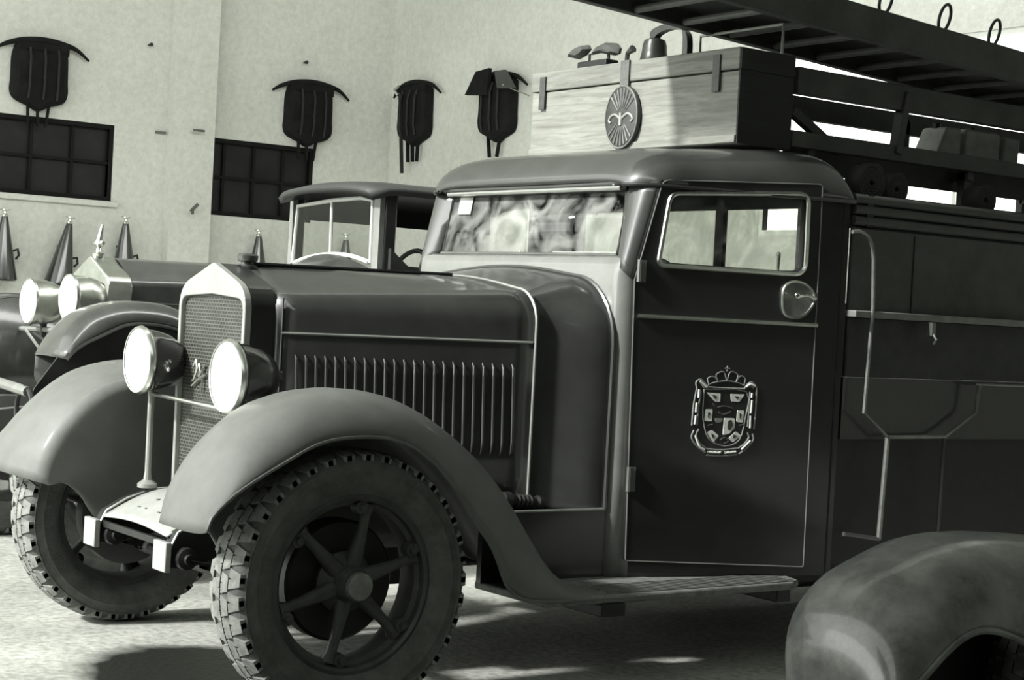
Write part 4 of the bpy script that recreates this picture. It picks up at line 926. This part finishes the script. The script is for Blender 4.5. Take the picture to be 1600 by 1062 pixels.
MB().tube([at(-60, 578, X=2.8), at(44, 612, X=2.8)], .024, 10).build('bumper_tube', mat('bumper_grey', .2, .5), tr2)
p = at(38, 640, X=2.8); MB().tube([Vector((2.8, p.y, p.z))+Vector((0, .10*cos(2*pi*k/24), .10*sin(2*pi*k/24))) for k in range(24)], .012, 8, closed=True).build('towing_ring', dark, tr2)
MB().tube([at(40, 515, X=3.35), at(68, 553, X=3.1)], .008, 6).build('lamp_stay', grm, tr2); MB().tube([at(52, 520, X=3.35), at(82, 540, X=3.2)], .007, 6).build('lamp_stay', dark, tr2)
MB().tube([(3.52, 8.1, .58), (3.52, mi2(8.1), .58)], .05, 10).build('front_axle', dark, tr2)
# windshield, scuttle, roof and posts
WX2 = 5.1; cw = MB()
rows = [hood2(4.95, .45, 1.54, 1.63, .85, .05), hood2(5.085, .50, 1.655, 1.722, .85, .06)]
cw.grid(rows); cw.build('scuttle', fend2, tr2, sharp=60)
wq = lambda px, py: at(px, py, X=WX2)
fpale = mat('windshield_frame_pale', .55, .4, var=.1)
arc = [wq(457, 411), wq(475, 404), wq(497, 399), wq(520, 397), wq(545, 399), wq(565, 405), wq(579, 411)]
arc = [Vector(p) for p in spline([tuple(v) for v in arc], 4)]
fr2 = MB().tube(arc+[wq(583, 314), wq(565, 309), wq(520, 313), wq(466, 322)], .013, 8, closed=True).build('windshield_frame', fpale, tr2)
MB().tube([wq(519, 314), wq(516, 397)], .010, 8).build('centre_bar', fpale, fr2)
MB().prism([(v.y, v.z) for v in arc+[wq(583, 314), wq(565, 309), wq(520, 313), wq(466, 322)]], lambda y, z: Vector((WX2, y, z)), lambda y, z: Vector((WX2+.004, y, z))).build('windshield_glass', clearg, fr2)
rows = []
for i in range(15):
    t = i/14; x = 4.97+1.65*t; e = 1-max(0, 1-t/.12)**2
    rows.append([Vector((x+.03*(abs(k-8)/8)**3*(t < .1), YD-.07+(k-8)/8*.55, 2.055+.04*e+.055*sqrt(max(0, 1-(abs(k-8)/8)**2.6)))) for k in range(17)])
MB().grid(rows).build('roof', mat('far_roof_paint', .03, .6, var=.2), tr2, solid=.04, off=-1, sharp=60)
MB().box((5.13, 8.33, .9), (5.21, 8.40, 2.08)).build('front_post', body, tr2, bevel=.01)
MB().box((5.13, mi2(8.40), .9), (5.2, mi2(8.36), 2.08)).build('front_post', body, tr2, bevel=.01)
zc_ = at(640, 357, Y=9.40).z; MB().box((5.22, 9.39, zc_), (6.6, 9.41, 2.085)).build('side_curtain', leather, tr2)
MB().box((5.095, 9.35, 1.6), (5.128, 9.39, 2.07)).build('post_moulding', mat('post_moulding_grey', .22, .5), tr2)
MB().box((5.095, 8.335, 1.6), (5.128, 8.40, 2.08)).build('post_moulding', mat('post_moulding_grey', .22, .5), tr2)
for y in (8.30, mi2(8.40)): MB().box((6.45, y, .9), (6.55, y+.10, 2.1)).build('rear_post', body, tr2)
for y in (8.30, mi2(8.34)): MB().prism([(5.16, .8), (5.16, 1.76), (5.22, 1.71), (5.28, 1.665), (6.5, 1.655), (6.5, .8)], lambda x, z: (x, y, z), lambda x, z: (x, y+.04, z)).build('low_door', fend2, tr2)
MB().box((6.0, 8.42, .9), (6.45, mi2(8.42), 1.25)).build('bench_seat', leather, tr2, bevel=.03)
m = MB(); m.tube([Vector((5.48, 8.62, 1.62))+Vector((.06*cos(2*pi*k/28), .19*sin(2*pi*k/28), .15*cos(2*pi*k/28))) for k in range(28)], .015, 8, closed=True); m.tube([(5.48, 8.62, 1.62), (5.2, 8.62, 1.35)], .018, 8); m.build('steering_wheel', dark, tr2)
MB().box((6.6, 8.2, .86), (8.3, mi2(8.2), 1.3)).build('rear_body', body, tr2, bevel=.02)
wheel_at(tr2, (7.6, 8.06, .58), False, R=.58, W=.2, name='rear_wheel')
wheel_at(tr2, (7.6, mi2(8.06), .58), True, R=.58, W=.2, name='rear_wheel')

# ------------------------------------------------------------------ foreground car fender
car = thing('car', 'car at the lower right corner with a scratched curved front fender', 'car', (4.2, 3.1, 0))
FYl = 3.12
cpx = [(1243, 1150), (1243, 1062), (1244, 1000), (1262, 945), (1300, 898), (1345, 868), (1400, 840), (1455, 826), (1520, 825), (1600, 834), (1700, 860), (1820, 915), (1950, 1000)]
crf = [xz(*p, 3.51) for p in cpx]
lpx = [(1350, 1220), (1372, 1150), (1400, 1102), (1440, 1062), (1476, 1022), (1506, 996), (1535, 985), (1570, 990), (1612, 1010), (1680, 1050), (1760, 1110), (1850, 1190), (1950, 1290)]
lpf = [xz(*p, FYl) for p in lpx]
mb, rows = fender_mesh(crf, lpf, FYl, 3.38, 3.60, drop=.06, nu=64, nv=16)
f = mb.build('front_fender', oldf, car, solid=.01, off=-1)
MB().tube([r[0] for r in rows], .010, 8).build('rolled_edge', oldf, f)
m = MB(); m.tube([r[9]+Vector((-.002, -.003, .003)) for r in rows[26:50]], .004, 6).build('crease', dark, f)
wx = rows[30][0].x+.25; m = MB(); m.box((4.05, 3.50, .1), (5.4, 3.53, .62)); m.build('arch_shade_sheet', dark, car)  # dark sheet standing in for the shade inside the arch
wheel_at(car, (wx+.12, 3.38, .36), False, R=.36, W=.15, tm=dark, name='front_wheel')  # tread coloured black for the shade in the arch

# ------------------------------------------------------------------ light
w = bpy.data.worlds.new('world'); S.world = w; w.use_nodes = True
bg = w.node_tree.nodes['Background']; bg.inputs[0].default_value = (.95, 1, .93, 1); bg.inputs[1].default_value = 2.5
def area(name, loc, target, sx, sy, power, col=(1, 1, .97)):
    l = bpy.data.lights.new(name, 'AREA'); l.shape = 'RECTANGLE'; l.size = sx; l.size_y = sy; l.energy = power; l.color = col
    o = bpy.data.objects.new(name, l); COL.objects.link(o); o.location = loc; d = Vector(target)-Vector(loc); o.rotation_euler = d.to_track_quat('-Z', 'Y').to_euler(); return o
area('door_daylight', (-6.5, 10.5, 3.4), (3.5, 9.0, 1.2), 8, 5, 300)
area('wall_fill_light', (5.0, 7.5, 6.1), (6.5, 16.8, 2.0), 10, 1.6, 460)  # added fill light aimed at the left wall to brighten it
sl = bpy.data.lights.new('sun', 'SUN'); sl.energy = 7; sl.angle = radians(5); sl.color = (1, 1, .97)
so = bpy.data.objects.new('sun', sl); COL.objects.link(so); so.rotation_euler = Vector((.80, -.10, -.55)).to_track_quat('-Z', 'Y').to_euler()
S.view_settings.view_transform = 'Standard'; S.view_settings.look = 'None'; S.view_settings.gamma = 1; S.view_settings.exposure = 0; S.view_settings.use_curve_mapping = False
